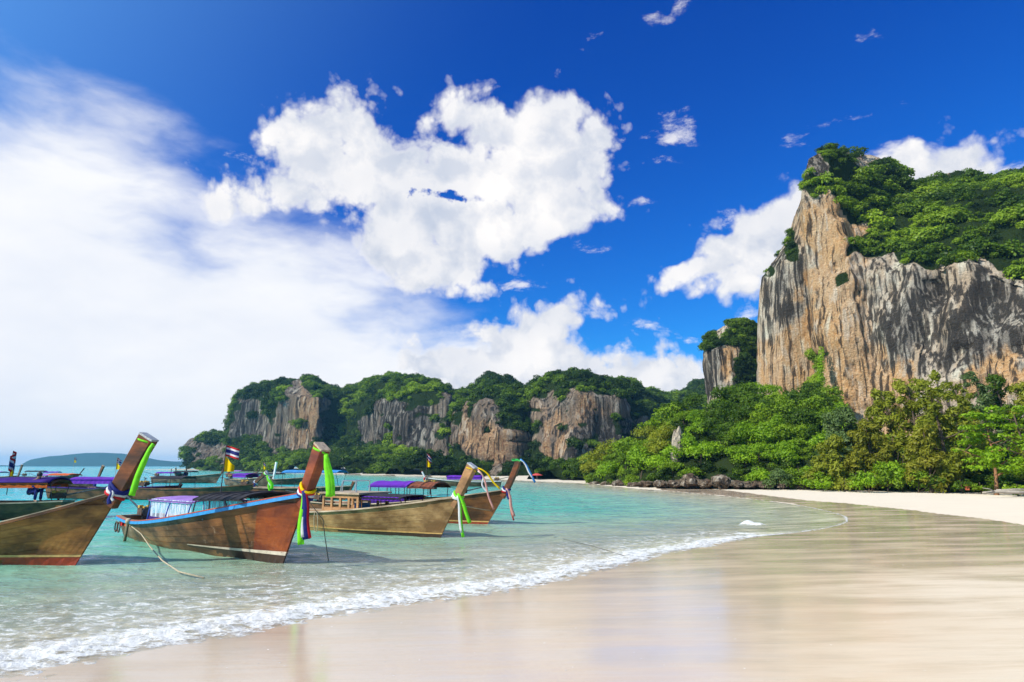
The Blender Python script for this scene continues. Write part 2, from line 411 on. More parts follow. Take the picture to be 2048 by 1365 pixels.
fr = T.n('ShaderNodeMath', operation='MULTIPLY', use_clamp=True, inp={0: fr0.outputs[0], 1: T.mr(T.m('ADD', w1, T.m('MULTIPLY', T.m('SUBTRACT', w2, .5), .7)), 0.36, 0.64, 0.22, 1.35)})
surf = T.n('ShaderNodeMixShader', inp={0: T.m('MULTIPLY', fr.outputs[0], T.mr(dp, 0.0, 0.25, 0.25, 0.68)), 1: under.outputs[0], 2: gl.outputs[0]})
# foam: lacy noise thresholded by the band attribute
f1 = T.noise(T.mapping(geo, rot=(0, 0, R(12)), scl=(.7, 1.2, 1)), 4.6, 8, 0.72, dist=0.5).outputs['Fac']
vf1 = T.n('ShaderNodeTexVoronoi', feature='DISTANCE_TO_EDGE', inp={'Vector': T.vm('ADD', geo, T.scale(T.noise(geo, 2.5, 3, 0.5).outputs['Color'], 0.5)), 'Scale': 4.6}).outputs['Distance']
fthr = T.m('ADD', fo, T.m('MULTIPLY', T.m('SUBTRACT', f1, 0.5), 2.6))
fthr = T.m('ADD', fthr, T.m('MULTIPLY', T.mr(vf1, 0.0, 0.12, 1.0, 0.0), T.m('MULTIPLY', fo, 0.35)))
fm = T.m('MULTIPLY', T.mr(fthr, 0.46, 1.0, smooth=True), T.mr(fo, 0.02, 0.12))
fb = T.n('ShaderNodeBump', inp={'Strength': 1.0, 'Distance': 0.04, 'Height': T.noise(geo, 16.0, 5, 0.7).outputs['Fac']})
fd = T.n('ShaderNodeBsdfDiffuse', inp={0: (0.88, 0.85, 0.80, 1), 'Normal': fb.outputs[0]})
fin = T.n('ShaderNodeMixShader', inp={0: T.m('MULTIPLY', fm, 0.80), 1: surf.outputs[0], 2: fd.outputs[0]})
T.n('ShaderNodeOutputMaterial', inp={0: fin.outputs[0]})
me = quad_mesh('sea', np.stack([X, Y, Z], -1).reshape(-1, 3), grid_quads(*X.shape)[:, ::-1], m, True, {'depth': depth, 'foam': foam})
sea = tag(link_mesh('sea', me), 'turquoise sea with foam washing up on the sand', kind='structure')
# ------------------------------------------------------------------ projection of world points to photograph pixels (for choosing where rock is bare)
def proj(V):
    c, s = math.cos(PITCH), math.sin(PITCH)
    x, y, z = V[..., 0], V[..., 1], V[..., 2] - CAMZ
    dep = y * c + z * s; up = -y * s + z * c
    return 1024 + FPX * x / dep, 682.5 - FPX * up / dep
def soft_mask(px, py, polys, wob=16.0, soft=5.0):
    n1 = fbm(px / 37.0, py / 37.0, 0 * px, 3) * wob * 1.8; n2 = fbm(px / 37.0, py / 37.0, 0 * px + 50, 3) * wob * 1.8
    best = np.full(px.shape, -1e9)
    for P in polys:
        P = np.array(P, float)
        d = seg_dist(px + n1, py + n2, P, True) * np.where(inside(px + n1, py + n2, P), 1, -1)
        best = np.maximum(best, d)
    return np.clip(0.5 + best / (2 * soft), 0, 1)
def upsample(C, nu, nv):
    """C: (cols, rows, 3) control net -> (nu, nv, 3) with spacing by chord length"""
    C = np.asarray(C, float)
    du = np.linalg.norm(np.diff(C, axis=0), axis=2).mean(1); dv = np.linalg.norm(np.diff(C, axis=1), axis=2).mean(0)
    su = np.concatenate([[0], np.cumsum(du)]); sv = np.concatenate([[0], np.cumsum(dv)])
    u = np.linspace(0, su[-1], nu); v = np.linspace(0, sv[-1], nv)
    A = np.stack([[np.interp(u, su, C[:, j, k]) for k in range(3)] for j in range(C.shape[1])], 0)   # rows,3,nu
    A = A.transpose(2, 0, 1)
    B = np.stack([[np.interp(v, sv, A[i, :, k]) for k in range(3)] for i in range(nu)], 0)
    return B.transpose(0, 2, 1)
def normals(Vg):
    du = np.gradient(Vg, axis=0); dv = np.gradient(Vg, axis=1)
    n = np.cross(du, dv); n /= np.linalg.norm(n, axis=2, keepdims=True) + 1e-9
    return n
def build_cliff(name, C, nu, nv, veg_polys, zones, amp, freq, label, rock_polys=None, seed=0, mat=None, damp=None, holes=0.0):
    V = upsample(C, nu, nv)
    N = normals(V)
    if np.mean(N[..., 1]) > 0: N = -N
    px, py = proj(V)
    if rock_polys is not None: veg = 1 - soft_mask(px, py, rock_polys)
    else: veg = soft_mask(px, py, veg_polys)
    if holes: veg = np.clip(veg + holes * np.clip(fbm(px / 22., py / 17., 0 * px + 8, 3) * 4 - .9, 0, 1), 0, 1)
    x, y, z = V[..., 0] * freq, V[..., 1] * freq, V[..., 2] * freq
    s = seed
    flute = ridged(x + s, y, z * .16, 4)
    blocks = fbm(x * .45 + s, y * .45, z * .35, 3)
    fine = fbm(x * 3 + s, y * 3, z * 1.2, 4)
    over = fbm(x * .8, y * .8 + s, z * 1.0 + 7, 3)
    huge = fbm(x * .28 + s, y * .28, z * .10 + 3, 3); col_ = ridged(x * .55 + 5, y * .55 + s, z * .05, 2)
    pits = np.clip(fbm(x * 1.3 + 9, y * 1.3, z * .8 + s, 3) - .22, 0, 1)
    d = amp * (-2.6 * pits + 2.3 * huge + 0.9 * col_ + 0.55 * flute + 1.3 * blocks + 0.28 * fine + 0.55 * np.maximum(over, 0.05)) * (1 - .35 * veg)
    if damp is not None: d = d * damp(px, py)
    V = V + N * d[..., None]
    F = grid_quads(nu, nv)
    attrs = {'veg': veg, 'cavity': np.clip(-(flute * .6 + fine * .5), -1, 1)}
    for k, (polys, wob, soft) in zones.items(): attrs[k] = soft_mask(px, py, polys, wob, soft)
    me = quad_mesh(name, V.reshape(-1, 3), F, mat, False, attrs)
    o = tag(link_mesh(name, me), label, kind='structure')
    return o, V, veg, N
def sample_points(V, mask, n, rs, thr=0.5, size=1.0):
    """points on the faces of a grid where mask > thr"""
    P00, P10, P11, P01 = V[:-1, :-1], V[1:, :-1], V[1:, 1:], V[:-1, 1:]
    area = np.linalg.norm(np.cross(P11 - P00, P01 - P10), axis=2) * .5
    mk = (mask[:-1, :-1] + mask[1:, 1:]) * .5
    w = (area * (mk > thr)).ravel(); w = w / w.sum()
    idx = rs.choice(len(w), n, p=w)
    a, b = rs.random(n)[:, None], rs.random(n)[:, None]
    f = lambda A: A.reshape(-1, 3)[idx]
    return f(P00) * (1 - a) * (1 - b) + f(P10) * a * (1 - b) + f(P11) * a * b + f(P01) * (1 - a) * b
# rock -------------------------------------------------------------------
def rock_mat(name, sc_, pale=(0.58, 0.43, 0.29), pale2=(0.72, 0.60, 0.46), orange=(0.66, 0.33, 0.12), grey=(0.155, 0.135, 0.115), black=(0.035, 0.031, 0.028), greyness=0.5):
    m, T = new_mat(name)
    g = T.n('ShaderNodeNewGeometry').outputs['Position']
    g = T.n('ShaderNodeVectorMath', operation='SCALE', inp={0: g, 'Scale': sc_}).outputs[0]
    wz = T.noise(g, 0.35, 3, 0.5).outputs['Color']
    gw = T.vm('ADD', g, T.scale(wz, 0.6))
    big = T.noise(T.mapping(gw, scl=(1, 1, .35)), 0.16, 4, 0.6).outputs['Fac']
    mid = T.noise(T.mapping(gw, scl=(1, 1, .30)), 0.55, 5, 0.6).outputs['Fac']
    streak = T.noise(T.mapping(gw, scl=(1, 1, .045)), .85, 7, 0.66).outputs['Fac']
    streak2 = T.noise(T.mapping(gw, scl=(1, 1, .04)), 1.7, 6, 0.62).outputs['Fac']
    grain = T.noise(g, 2.6, 6, 0.7).outputs['Fac']
    c = T.mix(T.mr(mid, 0.40, 0.60), pale, pale2)
    patch = T.noise(T.mapping(gw, scl=(1, 1, .6)), 0.30, 3, 0.55).outputs['Fac']
    c = T.mix(T.mr(patch, 0.54, 0.66), c, (min(.8, pale2[0] * 1.2), min(.74, pale2[1] * 1.2), pale2[2] * 1.2))
    om = T.m('ADD', T.attr('warm'), T.m('MULTIPLY', T.m('SUBTRACT', mid, 0.55), 2.6))
    om = T.m('MULTIPLY', T.mr(om, 0.25, 0.85, smooth=True), T.mr(big, 0.30, 0.55, 0.55, 1.0))
    c = T.mix(om, c, T.mix(T.mr(grain, .35, .65), orange, (0.70, 0.46, 0.24)))
    gm = T.m('ADD', T.m('ADD', T.m('MULTIPLY', T.attr('grey'), 0.30), T.m('MULTIPLY', big, 0.9)), T.m('MULTIPLY', streak, 0.75))
    gm = T.mr(gm, 1.02 - greyness * .30, 1.25 - greyness * .30, smooth=True)
    c = T.mix(T.m('MULTIPLY', gm, 0.88), c, T.mix(T.mr(grain, .3, .7), grey, (0.25, 0.225, 0.195)))
    bm = T.m('ADD', T.m('MULTIPLY', streak2, 0.62), T.m('ADD', T.m('MULTIPLY', streak, 0.5), T.m('MULTIPLY', T.attr('grey'), 0.085)))
    c = T.mix(T.m('MULTIPLY', T.mr(bm, 0.560, 0.66, smooth=True), 0.88), c, black)
    wm_ = T.m('ADD', T.m('MULTIPLY', streak2, -0.5), T.m('MULTIPLY', mid, 1.0))
    c = T.mix(T.m('MULTIPLY', T.mr(wm_, 0.31, 0.42, smooth=True), 0.5), c, (0.70, 0.62, 0.50))
    c = T.mix(T.mr(grain, 0.25, 0.75, 0.28, 0.0), c, (0.05, 0.04, 0.03))
    c = T.mix(T.mr(T.m('ADD', T.attr('veg'), T.m('MULTIPLY', T.m('SUBTRACT', grain, .5), .8)), 0.45, 0.75), c, (0.028, 0.045, 0.014))
    h = T.m('ADD', T.m('MULTIPLY', streak, 1.0), T.m('ADD', T.m('MULTIPLY', grain, 0.8), T.m('MULTIPLY', mid, 1.0)))
    bp = T.n('ShaderNodeBump', inp={'Strength': 1.0, 'Distance': 1.1 / sc_, 'Height': h})
    d = T.n('ShaderNodeBsdfDiffuse', inp={0: c, 1: 0.6, 'Normal': bp.outputs[0]})
    T.n('ShaderNodeOutputMaterial', inp={0: d.outputs[0]})
    return m
rock_near = rock_mat('limestone_near', 1.0, greyness=0.25)
rock_far = rock_mat('limestone_far', 0.62, pale=(0.27, 0.19, 0.13), pale2=(0.32, 0.26, 0.20), orange=(0.36, 0.155, 0.07), grey=(0.105, 0.10, 0.095), greyness=0.65)
# --- main cliff on the right ---------------------------------------------
def col(*rows): return [at(*r) for r in rows]
MAIN = [
 col((1545,960,150),(1545,790,150),(1550,640,150),(1560,570,150),(1595,480,150),(1612,400,155),(1625,395,175)),
 col((1524,960,121),(1521,790,121),(1522,640,121),(1530,556,121),(1580,480,124),(1597,425,128),(1612,395,155)),
 col((1562,960,114),(1562,790,114),(1562,640,114),(1564,532,115),(1586,474,118),(1600,418,122),(1618,385,150)),
 col((1634,960,112),(1634,790,112),(1628,640,112),(1612,490,112),(1606,430,114),(1604,392,116),(1620,370,150)),
 col((1664,960,100),(1657,800,100),(1642,640,101),(1614,500,103),(1604,395,104),(1617,318,107),(1642,302,126)),
 col((1700,960,98),(1700,800,98),(1690,640,99),(1680,500,100),(1662,392,102),(1658,294,107),(1668,298,126)),
 col((1745,960,98),(1745,800,98),(1742,650,98),(1728,520,99),(1712,425,106),(1702,308,111),(1706,315,130)),
 col((1800,960,94),(1800,800,94),(1800,660,94),(1790,538,95),(1785,450,104),(1790,360,116),(1790,352,140)),
 col((1855,960,90),(1855,800,91),(1858,660,91),(1860,535,91),(1852,455,101),(1850,388,114),(1850,372,140)),
 col((1930,960,86),(1930,800,86),(1932,660,86),(1930,530,87),(1925,450,98),(1915,362,112),(1915,355,140)),
 col((1990,960,83),(1990,800,83),(1992,660,83),(1990,545,84),(1988,460,95),(1988,382,109),(1988,370,140)),
 col((2060,960,79),(2060,800,79),(2060,660,79),(2060,560,80),(2060,460,92),(2060,362,107),(2060,350,140)),
 col((2220,960,72),(2220,800,72),(2220,660,72),(2220,545,73),(2220,450,86),(2220,350,102),(2220,340,140)),
 col((2600,960,62),(2600,800,62),(2600,660,62),(2600,560,63),(2600,460,76),(2600,350,92),(2600,340,130))]
V_MAIN = [[(1702,326),(1760,330),(1830,380),(1860,355),(2100,330),(2700,300),(2700,550),(2048,545),(1990,530),(1940,510),(1880,522),(1830,526),(1790,515),(1750,522),(1696,528),(1700,492),(1745,470),(1745,445),(1700,440),(1662,392),(1622,392),(1604,372),(1612,345),(1690,330)],
          [(1622,318),(1640,283),(1700,283),(1712,330),(1672,338),(1650,318)],
          [(1524,562),(1532,528),(1558,508),(1574,516),(1562,545),(1540,558)],[(1576,492),(1590,462),(1604,480),(1600,512),(1586,520)],
          [(1655,542),(1690,535),(1700,568),(1668,578)], [(1634,800),(1636,705),(1646,700),(1652,760),(1660,800)],
          [(1540,500),(1640,200),(1640,180),(1500,300)]]
main_cliff, MV, mveg, MN = build_cliff('limestone_cliff', MAIN, 520, 420, V_MAIN,
    {'warm': ([[(1600,400),(1690,400),(1745,470),(1720,560),(1740,700),(1830,690),(1860,800),(1820,900),(1520,900),(1520,700),(1600,640)], [(1900,820),(1960,700),(2060,640),(2060,800)]], 26, 22),
     'grey': ([[(1520,500),(1600,420),(1605,640),(1560,690),(1520,620)], [(1740,540),(2600,540),(2600,690),(2000,700),(1890,760),(1800,700),(1745,700)], [(1600,270),(1715,270),(1715,350),(1600,345)]], 30, 28)},
    1.5, 0.22, 'towering limestone cliff with orange and grey streaks above the beach', mat=rock_near,
    damp=lambda px, py: np.clip(.30 + .7 * np.clip((px - 1600) / 120, 0, 1) , 0, 1) * np.clip(.35 + .65 * np.maximum(np.clip((py - 330) / 120, 0, 1), np.clip((px - 1720) / 60, 0, 1)), 0, 1))
SUB = [
 col((1450,960,165),(1440,790,165),(1425,725,165),(1422,695,165),(1430,680,165),(1450,672,170)),
 col((1432,960,140),(1426,790,140),(1409,725,140),(1405,697,140),(1412,676,142),(1450,668,155)),
 col((1450,960,137),(1448,790,137),(1440,725,137),(1436,697,137),(1442,664,141),(1465,658,155)),
 col((1480,960,136),(1480,790,136),(1476,725,137),(1474,697,138),(1476,658,143),(1482,652,155)),
 col((1515,960,138),(1515,790,138),(1512,725,140),(1512,700,141),(1508,664,146),(1508,660,155)),
 col((1570,960,142),(1570,790,142),(1570,725,142),(1565,700,143),(1555,680,147),(1550,675,158))]
sub_cliff, SV, sveg, SN = build_cliff('limestone_stack', SUB, 150, 150, [[(1400,698),(1410,665),(1465,640),(1500,645),(1560,670),(1560,800),(1478,800),(1470,712),(1450,705),(1435,698)]],
    {'warm': ([[(1430,700),(1470,700),(1470,760),(1440,760)]], 10, 10), 'grey': ([[(1400,690),(1440,690),(1450,790),(1410,790)]], 10, 10)},
    1.1, 0.25, 'smaller overhanging limestone stack standing left of the great cliff', mat=rock_near, seed=31)
# --- far ridge --------------------------------------------------------------
cp = [(372,912),(385,890),(410,873),(438,873),(458,888),(464,868),(470,818),(490,782),(512,772),(540,778),(560,767),(600,767),(622,765),(645,786),(665,790),(684,812),(700,786),(740,784),(752,772),(790,760),(830,762),(870,769),(905,790),(940,790),(980,760),(1020,766),(1052,794),(1080,773),(1120,763),(1160,753),(1200,763),(1240,768),(1290,788),(1330,797),(1370,792),(1400,770),(1440,772),(1560,790),(1700,790)]
cpx = [p[0] for p in cp]; cpy = [p[1] for p in cp]
wall_y = ([370, 466, 470, 560, 640, 655, 690, 740, 755, 800, 900, 908, 918, 1030, 1045, 1070, 1078, 1140, 1240, 1252, 1300, 1400, 1700],
          [345, 338, 325, 300, 285, 300, 305, 285, 255, 240, 225, 238, 205, 195, 222, 222, 188, 182, 186, 215, 215, 260, 300])
top_y = ([370, 470, 520, 650, 740, 780, 900, 920, 1030, 1075, 1110, 1150, 1240, 1300, 1700], [905, 822, 796, 790, 830, 800, 800, 836, 832, 830, 808, 785, 795, 840, 860])
skirt = ([370, 470, 560, 640, 740, 850, 880, 1040, 1075, 1240, 1300, 1700], [930, 888, 898, 892, 890, 912, 945, 950, 938, 935, 910, 920])
shx = [370, 420, 500, 600, 700, 850, 950, 1070, 1150, 1200, 1300, 1700]
shy = [312, 300, 262, 216, 186, 148, 128, 104, 96, 92, 90, 110]
FAR = []
for px in list(range(372, 460, 8)) + [462, 466, 470] + list(range(478, 1700, 8)):
    wy = np.interp(px, *wall_y); cyy = np.interp(px, cpx, cpy); ty = max(np.interp(px, *top_y), cyy + 5)
    sk = np.interp(px, *skirt); sy_ = np.interp(px, shx, shy) * 1.04
    base = gp(px, 945); base = base / base[1] * sy_; base[2] = -0.3
    s1 = at(px, sk, wy * .985); lo = at(px, sk, wy - 1) * 1
    mid1 = base * .35 + s1 * .65; mid1[2] = base[2] * .4 + s1[2] * .6
    FAR.append([base, mid1, s1, at(px, ty * .5 + sk * .5, wy), at(px, ty, wy + 2), at(px, (cyy + ty) * .5, wy + 12), at(px, cyy, wy + 30), at(px, cyy + 10, wy + 110)])
R_FAR = [[(464,815),(500,788),(522,800),(545,860),(556,892),(500,882),(466,884)], [(580,775),(648,778),(652,850),(642,892),(575,898),(545,868),(560,800)],
         [(752,800),(790,790),(835,812),(905,792),(908,905),(878,930),(840,900),(770,888),(742,880)],
         [(915,832),(985,822),(1032,865),(1032,940),(998,952),(955,918),(910,896)], [(1076,818),(1118,800),(1150,778),(1236,785),(1247,860),(1243,925),(1200,936),(1085,932),(1072,870)],
         [(1252,832),(1302,836),(1304,868),(1255,872)], [(383,893),(425,892),(462,882),(452,936),(376,934)]]
far_ridge, FV, fveg, FN = build_cliff('far_ridge', FAR, 760, 240, None,
    {'warm': ([[(1076,818),(1130,830),(1140,930),(1080,930)], [(915,830),(1030,860),(1030,945),(915,905)], [(600,780),(648,780),(640,892),(560,890)], [(1140,780),(1180,780),(1240,850),(1140,860)]], 12, 16),
     'grey': ([[(466,800),(520,790),(520,890),(466,890)], [(1140,840),(1245,840),(1245,930),(1140,930)], [(752,790),(850,790),(850,900),(752,900)]], 12, 16)},
    2.6, 0.105, 'long jungle covered limestone ridge across the bay', rock_polys=R_FAR, seed=3, mat=rock_far, holes=1.0)
# --- blue hills on the horizon -------------------------------------------------
HB = [(-700,915),(-500,918),(-300,912),(-150,920),(-60,930),(38,931.5),(62,919),(100,913),(160,907),(200,906),(245,908),(290,915),(315,920),(345,923),(380,922),(420,918),(600,915),(900,920),(1100,925)]
hx = np.array([p[0] for p in HB], float); hy = np.array([p[1] for p in HB], float)
hp = np.linspace(-700, 1100, 240); hc = np.interp(hp, hx, hy) + 1.2 * fbm(hp / 30, hp * 0, hp * 0, 3)
HC = [[np.array([at(p, 932, 2300.)[0], 2300., -1.]), at(p, (932 + c) / 2, 2340.), at(p, c, 2420.), at(p, c + 6, 2700.)] for p, c in zip(hp, hc)]
hm, T = new_mat('hill_forest'); T.n('ShaderNodeOutputMaterial', inp={0: T.n('ShaderNodeBsdfDiffuse', inp={0: (0.03, 0.06, 0.03, 1)}).outputs[0]})
HVv = upsample(HC, 240, 16)
tag(link_mesh('distant_hills', quad_mesh('distant_hills', HVv.reshape(-1, 3), grid_quads(240, 16), hm, True)), 'low forested hills fading blue on the horizon', kind='structure')
# --- haze ----------------------------------------------------------------------
bm = bmesh.new(); bmesh.ops.create_cube(bm, size=1.0)
for v in bm.verts: v.co = Vector((v.co.x * 10000, v.co.y * 10000, (v.co.z + .5) * 76 - 6))
me = bpy.data.meshes.new('haze'); bm.to_mesh(me); bm.free()
m, T = new_mat('haze_air')
pv = T.n('ShaderNodeVolumePrincipled', inp={'Color': (0.26, 0.66, 1.0, 1), 'Density': 0.00021, 'Anisotropy': 0.1})
T.n('ShaderNodeOutputMaterial', inp={'Volume': pv.outputs[0]})
me.materials.append(m)
tag(link_mesh('haze', me), 'thin sea haze over the bay', kind='stuff')

# ------------------------------------------------------------------ foliage
def leaf_mat(name, cols, instancer=False, transl=0.35):
    m, T = new_mat(name)
    oi = T.n('ShaderNodeObjectInfo').outputs['Random']
    g = T.n('ShaderNodeNewGeometry')
    cr = T.n('ShaderNodeValToRGB')
    e = cr.color_ramp.elements
    e[0].color = (*cols[0], 1); e[1].color = (*cols[-1], 1)
    for i, c in enumerate(cols[1:-1]):
        el = e.new((i + 1) / (len(cols) - 1)); el.color = (*c, 1)
    la = T.attr('leafvar')
    if instancer:
        at_ = T.n('ShaderNodeAttribute', attribute_type='INSTANCER', attribute_name='tint').outputs['Fac']
        f = T.m('ADD', T.m('MULTIPLY', at_, 1.0), T.m('MULTIPLY', T.m('SUBTRACT', la, 0.5), 0.35))
    else:
        f = T.m('ADD', T.m('MULTIPLY', oi, 0.35), T.m('MULTIPLY', la, 0.65))
    T.link(f, cr.inputs[0])
    d = T.n('ShaderNodeBsdfDiffuse', inp={0: cr.outputs[0]})
    t = T.n('ShaderNodeBsdfTranslucent', inp={0: T.mix(0.5, cr.outputs[0], T.n('ShaderNodeVectorMath', operation='MULTIPLY', inp={0: cr.outputs[0], 1: (1.6, 1.7, 0.6)}).outputs[0])})
    ms = T.n('ShaderNodeMixShader', inp={0: transl, 1: d.outputs[0], 2: t.outputs[0]})
    gl = T.n('ShaderNodeBsdfGlossy', inp={0: (1, 1, 1, 1), 1: 0.45})
    ms = T.n('ShaderNodeMixShader', inp={0: 0.008, 1: ms.outputs[0], 2: gl.outputs[0]})
    T.n('ShaderNodeOutputMaterial', inp={0: ms.outputs[0]})
    return m
def leaf_cloud(name, lumps, per, leaf, mat, rs, long=1.0, droop=0.0, flat=0.0, shell=0.55, up=0.35, gap=0.0):
    """many small leaves round the surface of each lump; lumps: (x,y,z,rx,rz)"""
    Cs, Ns, var = [], [], []
    for (x, y, z, rx, rz) in lumps:
        n = max(6, int(per * (rx * rx + 0.5 * rx * rz)))
        d = rs.normal(size=(n, 3)); d /= np.linalg.norm(d, axis=1, keepdims=True)
        d[:, 2] = np.where((d[:, 2] < -0.25) & (rs.random(n) < .7), -d[:, 2], d[:, 2])
        rr = shell + (1.06 - shell) * rs.random(n) ** 0.6
        rr = rr * (1 + 0.28 * vnoise(d[:, 0] * 3.1 + x * 9, d[:, 1] * 3.1 + y * 9, d[:, 2] * 3.1 + z * 9))
        p = d * rr[:, None] * np.array([rx, rx, rz]) + np.array([x, y, z])
        Cs.append(p); Ns.append(d); var.append(np.full(n, rs.random()) * .6 + rs.random(n) * .4)
    P = np.vstack(Cs); N = np.vstack(Ns); v = np.concatenate(var); n = len(P)
    nn = N + rs.normal(size=(n, 3)) * .55 + np.array([0, 0, up]); nn /= np.linalg.norm(nn, axis=1, keepdims=True)
    t = rs.normal(size=(n, 3)); t[:, 2] = t[:, 2] * (1 - flat) - droop * 3; t -= nn * (t * nn).sum(1, keepdims=True); t /= np.linalg.norm(t, axis=1, keepdims=True) + 1e-9
    b = np.cross(nn, t)
    s = leaf * (0.6 + 0.8 * rs.random(n))[:, None]
    A = P - t * s * long; Bq = P + b * s * .5; Cq = P + t * s * long; Dq = P - b * s * .5
    V = np.stack([A, Bq, Cq, Dq], 1).reshape(-1, 3)
    me = quad_mesh(name, V, np.arange(4 * n).reshape(-1, 4), mat, False, {'leafvar': np.repeat(v, 4)})
    return me
def crown_lumps(rs, n, flatten=0.75, spread=0.62, lr=(0.32, 0.52), base=0.0):
    L = []
    for i in range(n):
        a = rs.random() * 2 * math.pi; r = math.sqrt(rs.random()) * spread; zz = (1 - (r / spread) ** 2) * .55 * rs.random() ** .5
        k = lr[0] + (lr[1] - lr[0]) * rs.random()
        L.append((r * math.cos(a), r * math.sin(a), base + zz * flatten + rs.normal() * .06, k, k * flatten))
    return L
rs = np.random.default_rng(21)
jmat = leaf_mat('jungle_leaves', [(0.022, 0.045, 0.008), (0.045, 0.085, 0.010), (0.105, 0.175, 0.014), (0.19, 0.28, 0.018), (0.29, 0.40, 0.025)], True)
jcol = bpy.data.collections.new('jungle_crowns')
for i in range(6):
    L = crown_lumps(rs, 7 + i % 3, 0.8)
    me = leaf_cloud('jungle_crown', L, 260, 0.115, jmat, rs, long=0.8)
    jcol.objects.link(bpy.data.objects.new('jungle_crown', me))
def scatter(name, P, S, tint, label, coll=jcol, parent=None):
    me = bpy.data.meshes.new(name); me.vertices.add(len(P)); me.vertices.foreach_set('co', np.asarray(P, np.float32).ravel())
    for k, v in (('size', S), ('tint', tint), ('spin', rng.random(len(P)) * 6.283)):
        a = me.attributes.new(k, 'FLOAT', 'POINT'); a.data.foreach_set('value', np.asarray(v, np.float32))
    o = tag(link_mesh(name, me, parent), label, kind='stuff')
    ng = bpy.data.node_groups.new(name + '_scatter', 'GeometryNodeTree')
    ng.interface.new_socket('Geometry', in_out='INPUT', socket_type='NodeSocketGeometry'); ng.interface.new_socket('Geometry', in_out='OUTPUT', socket_type='NodeSocketGeometry')
    G = NT(ng)
    gi = G.n('NodeGroupInput'); go = G.n('NodeGroupOutput')
    ci = G.n('GeometryNodeCollectionInfo'); ci.inputs['Collection'].default_value = coll; ci.inputs['Separate Children'].default_value = True; ci.inputs['Reset Children'].default_value = True
    def na(k):
        nd = G.n('GeometryNodeInputNamedAttribute', data_type='FLOAT'); nd.inputs[0].default_value = k; return nd.outputs[0]
    sz = G.n('ShaderNodeCombineXYZ', inp={2: na('spin')}).outputs[0]
    ip = G.n('GeometryNodeInstanceOnPoints', inp={'Points': gi.outputs[0], 'Instance': ci.outputs[0], 'Pick Instance': True, 'Rotation': sz})
    sx_ = G.n('ShaderNodeCombineXYZ', inp={0: na('size'), 1: na('size'), 2: na('size')}).outputs[0]
    G.link(sx_, ip.inputs['Scale'])
    G.link(ip.outputs[0], go.inputs[0])
    md = o.modifiers.new('scatter', 'NODES'); md.node_group = ng
    return o
def tints(P, rs, base=0.4, f=0.06, amp=0.9):
    return np.clip(base + amp * fbm(P[:, 0] * f, P[:, 1] * f, P[:, 2] * f, 3) + rs.normal(size=len(P)) * .14, 0.02, 1)
rs = np.random.default_rng(5)
mgap = mveg * (fbm(MV[..., 0] * .16, MV[..., 1] * .16, MV[..., 2] * .2, 3) > -.24)
P = sample_points(MV, mgap, 2000, rs, 0.55); S = 0.8 + 2.0 * rs.random(len(P)) ** 2.2
ppx, ppy = proj(P)
capm = (ppx < 1712) & (ppy < 345); S = np.where(capm | (ppx < 1620), S * .55, S)
P[:, 2] += 0.1
scatter('cliff_top_jungle', P, S, tints(P, rs, .68), 'green jungle spilling over the top of the great cliff')
P = sample_points(SV, sveg, 420, rs, 0.5); S = 0.8 + 1.1 * rs.random(len(P))
scatter('stack_jungle', P, S, tints(P, rs, .30), 'dark green jungle on top of the small limestone stack')
fgap = fveg * (fbm(FV[..., 0] * .07, FV[..., 1] * .07, FV[..., 2] * .08, 3) > -.30)
P = sample_points(FV, fgap, 8000, rs, 0.55)
keep = P[:, 2] > -0.1; P = P[keep]; S = (1.2 + 2.4 * rs.random(len(P)) ** 1.5) * np.interp(P[:, 1], [90, 350], [0.75, 1.25])
scatter('ridge_jungle', P, S, tints(P, rs, .40, .03, .9), 'dark jungle covering the far limestone ridge')
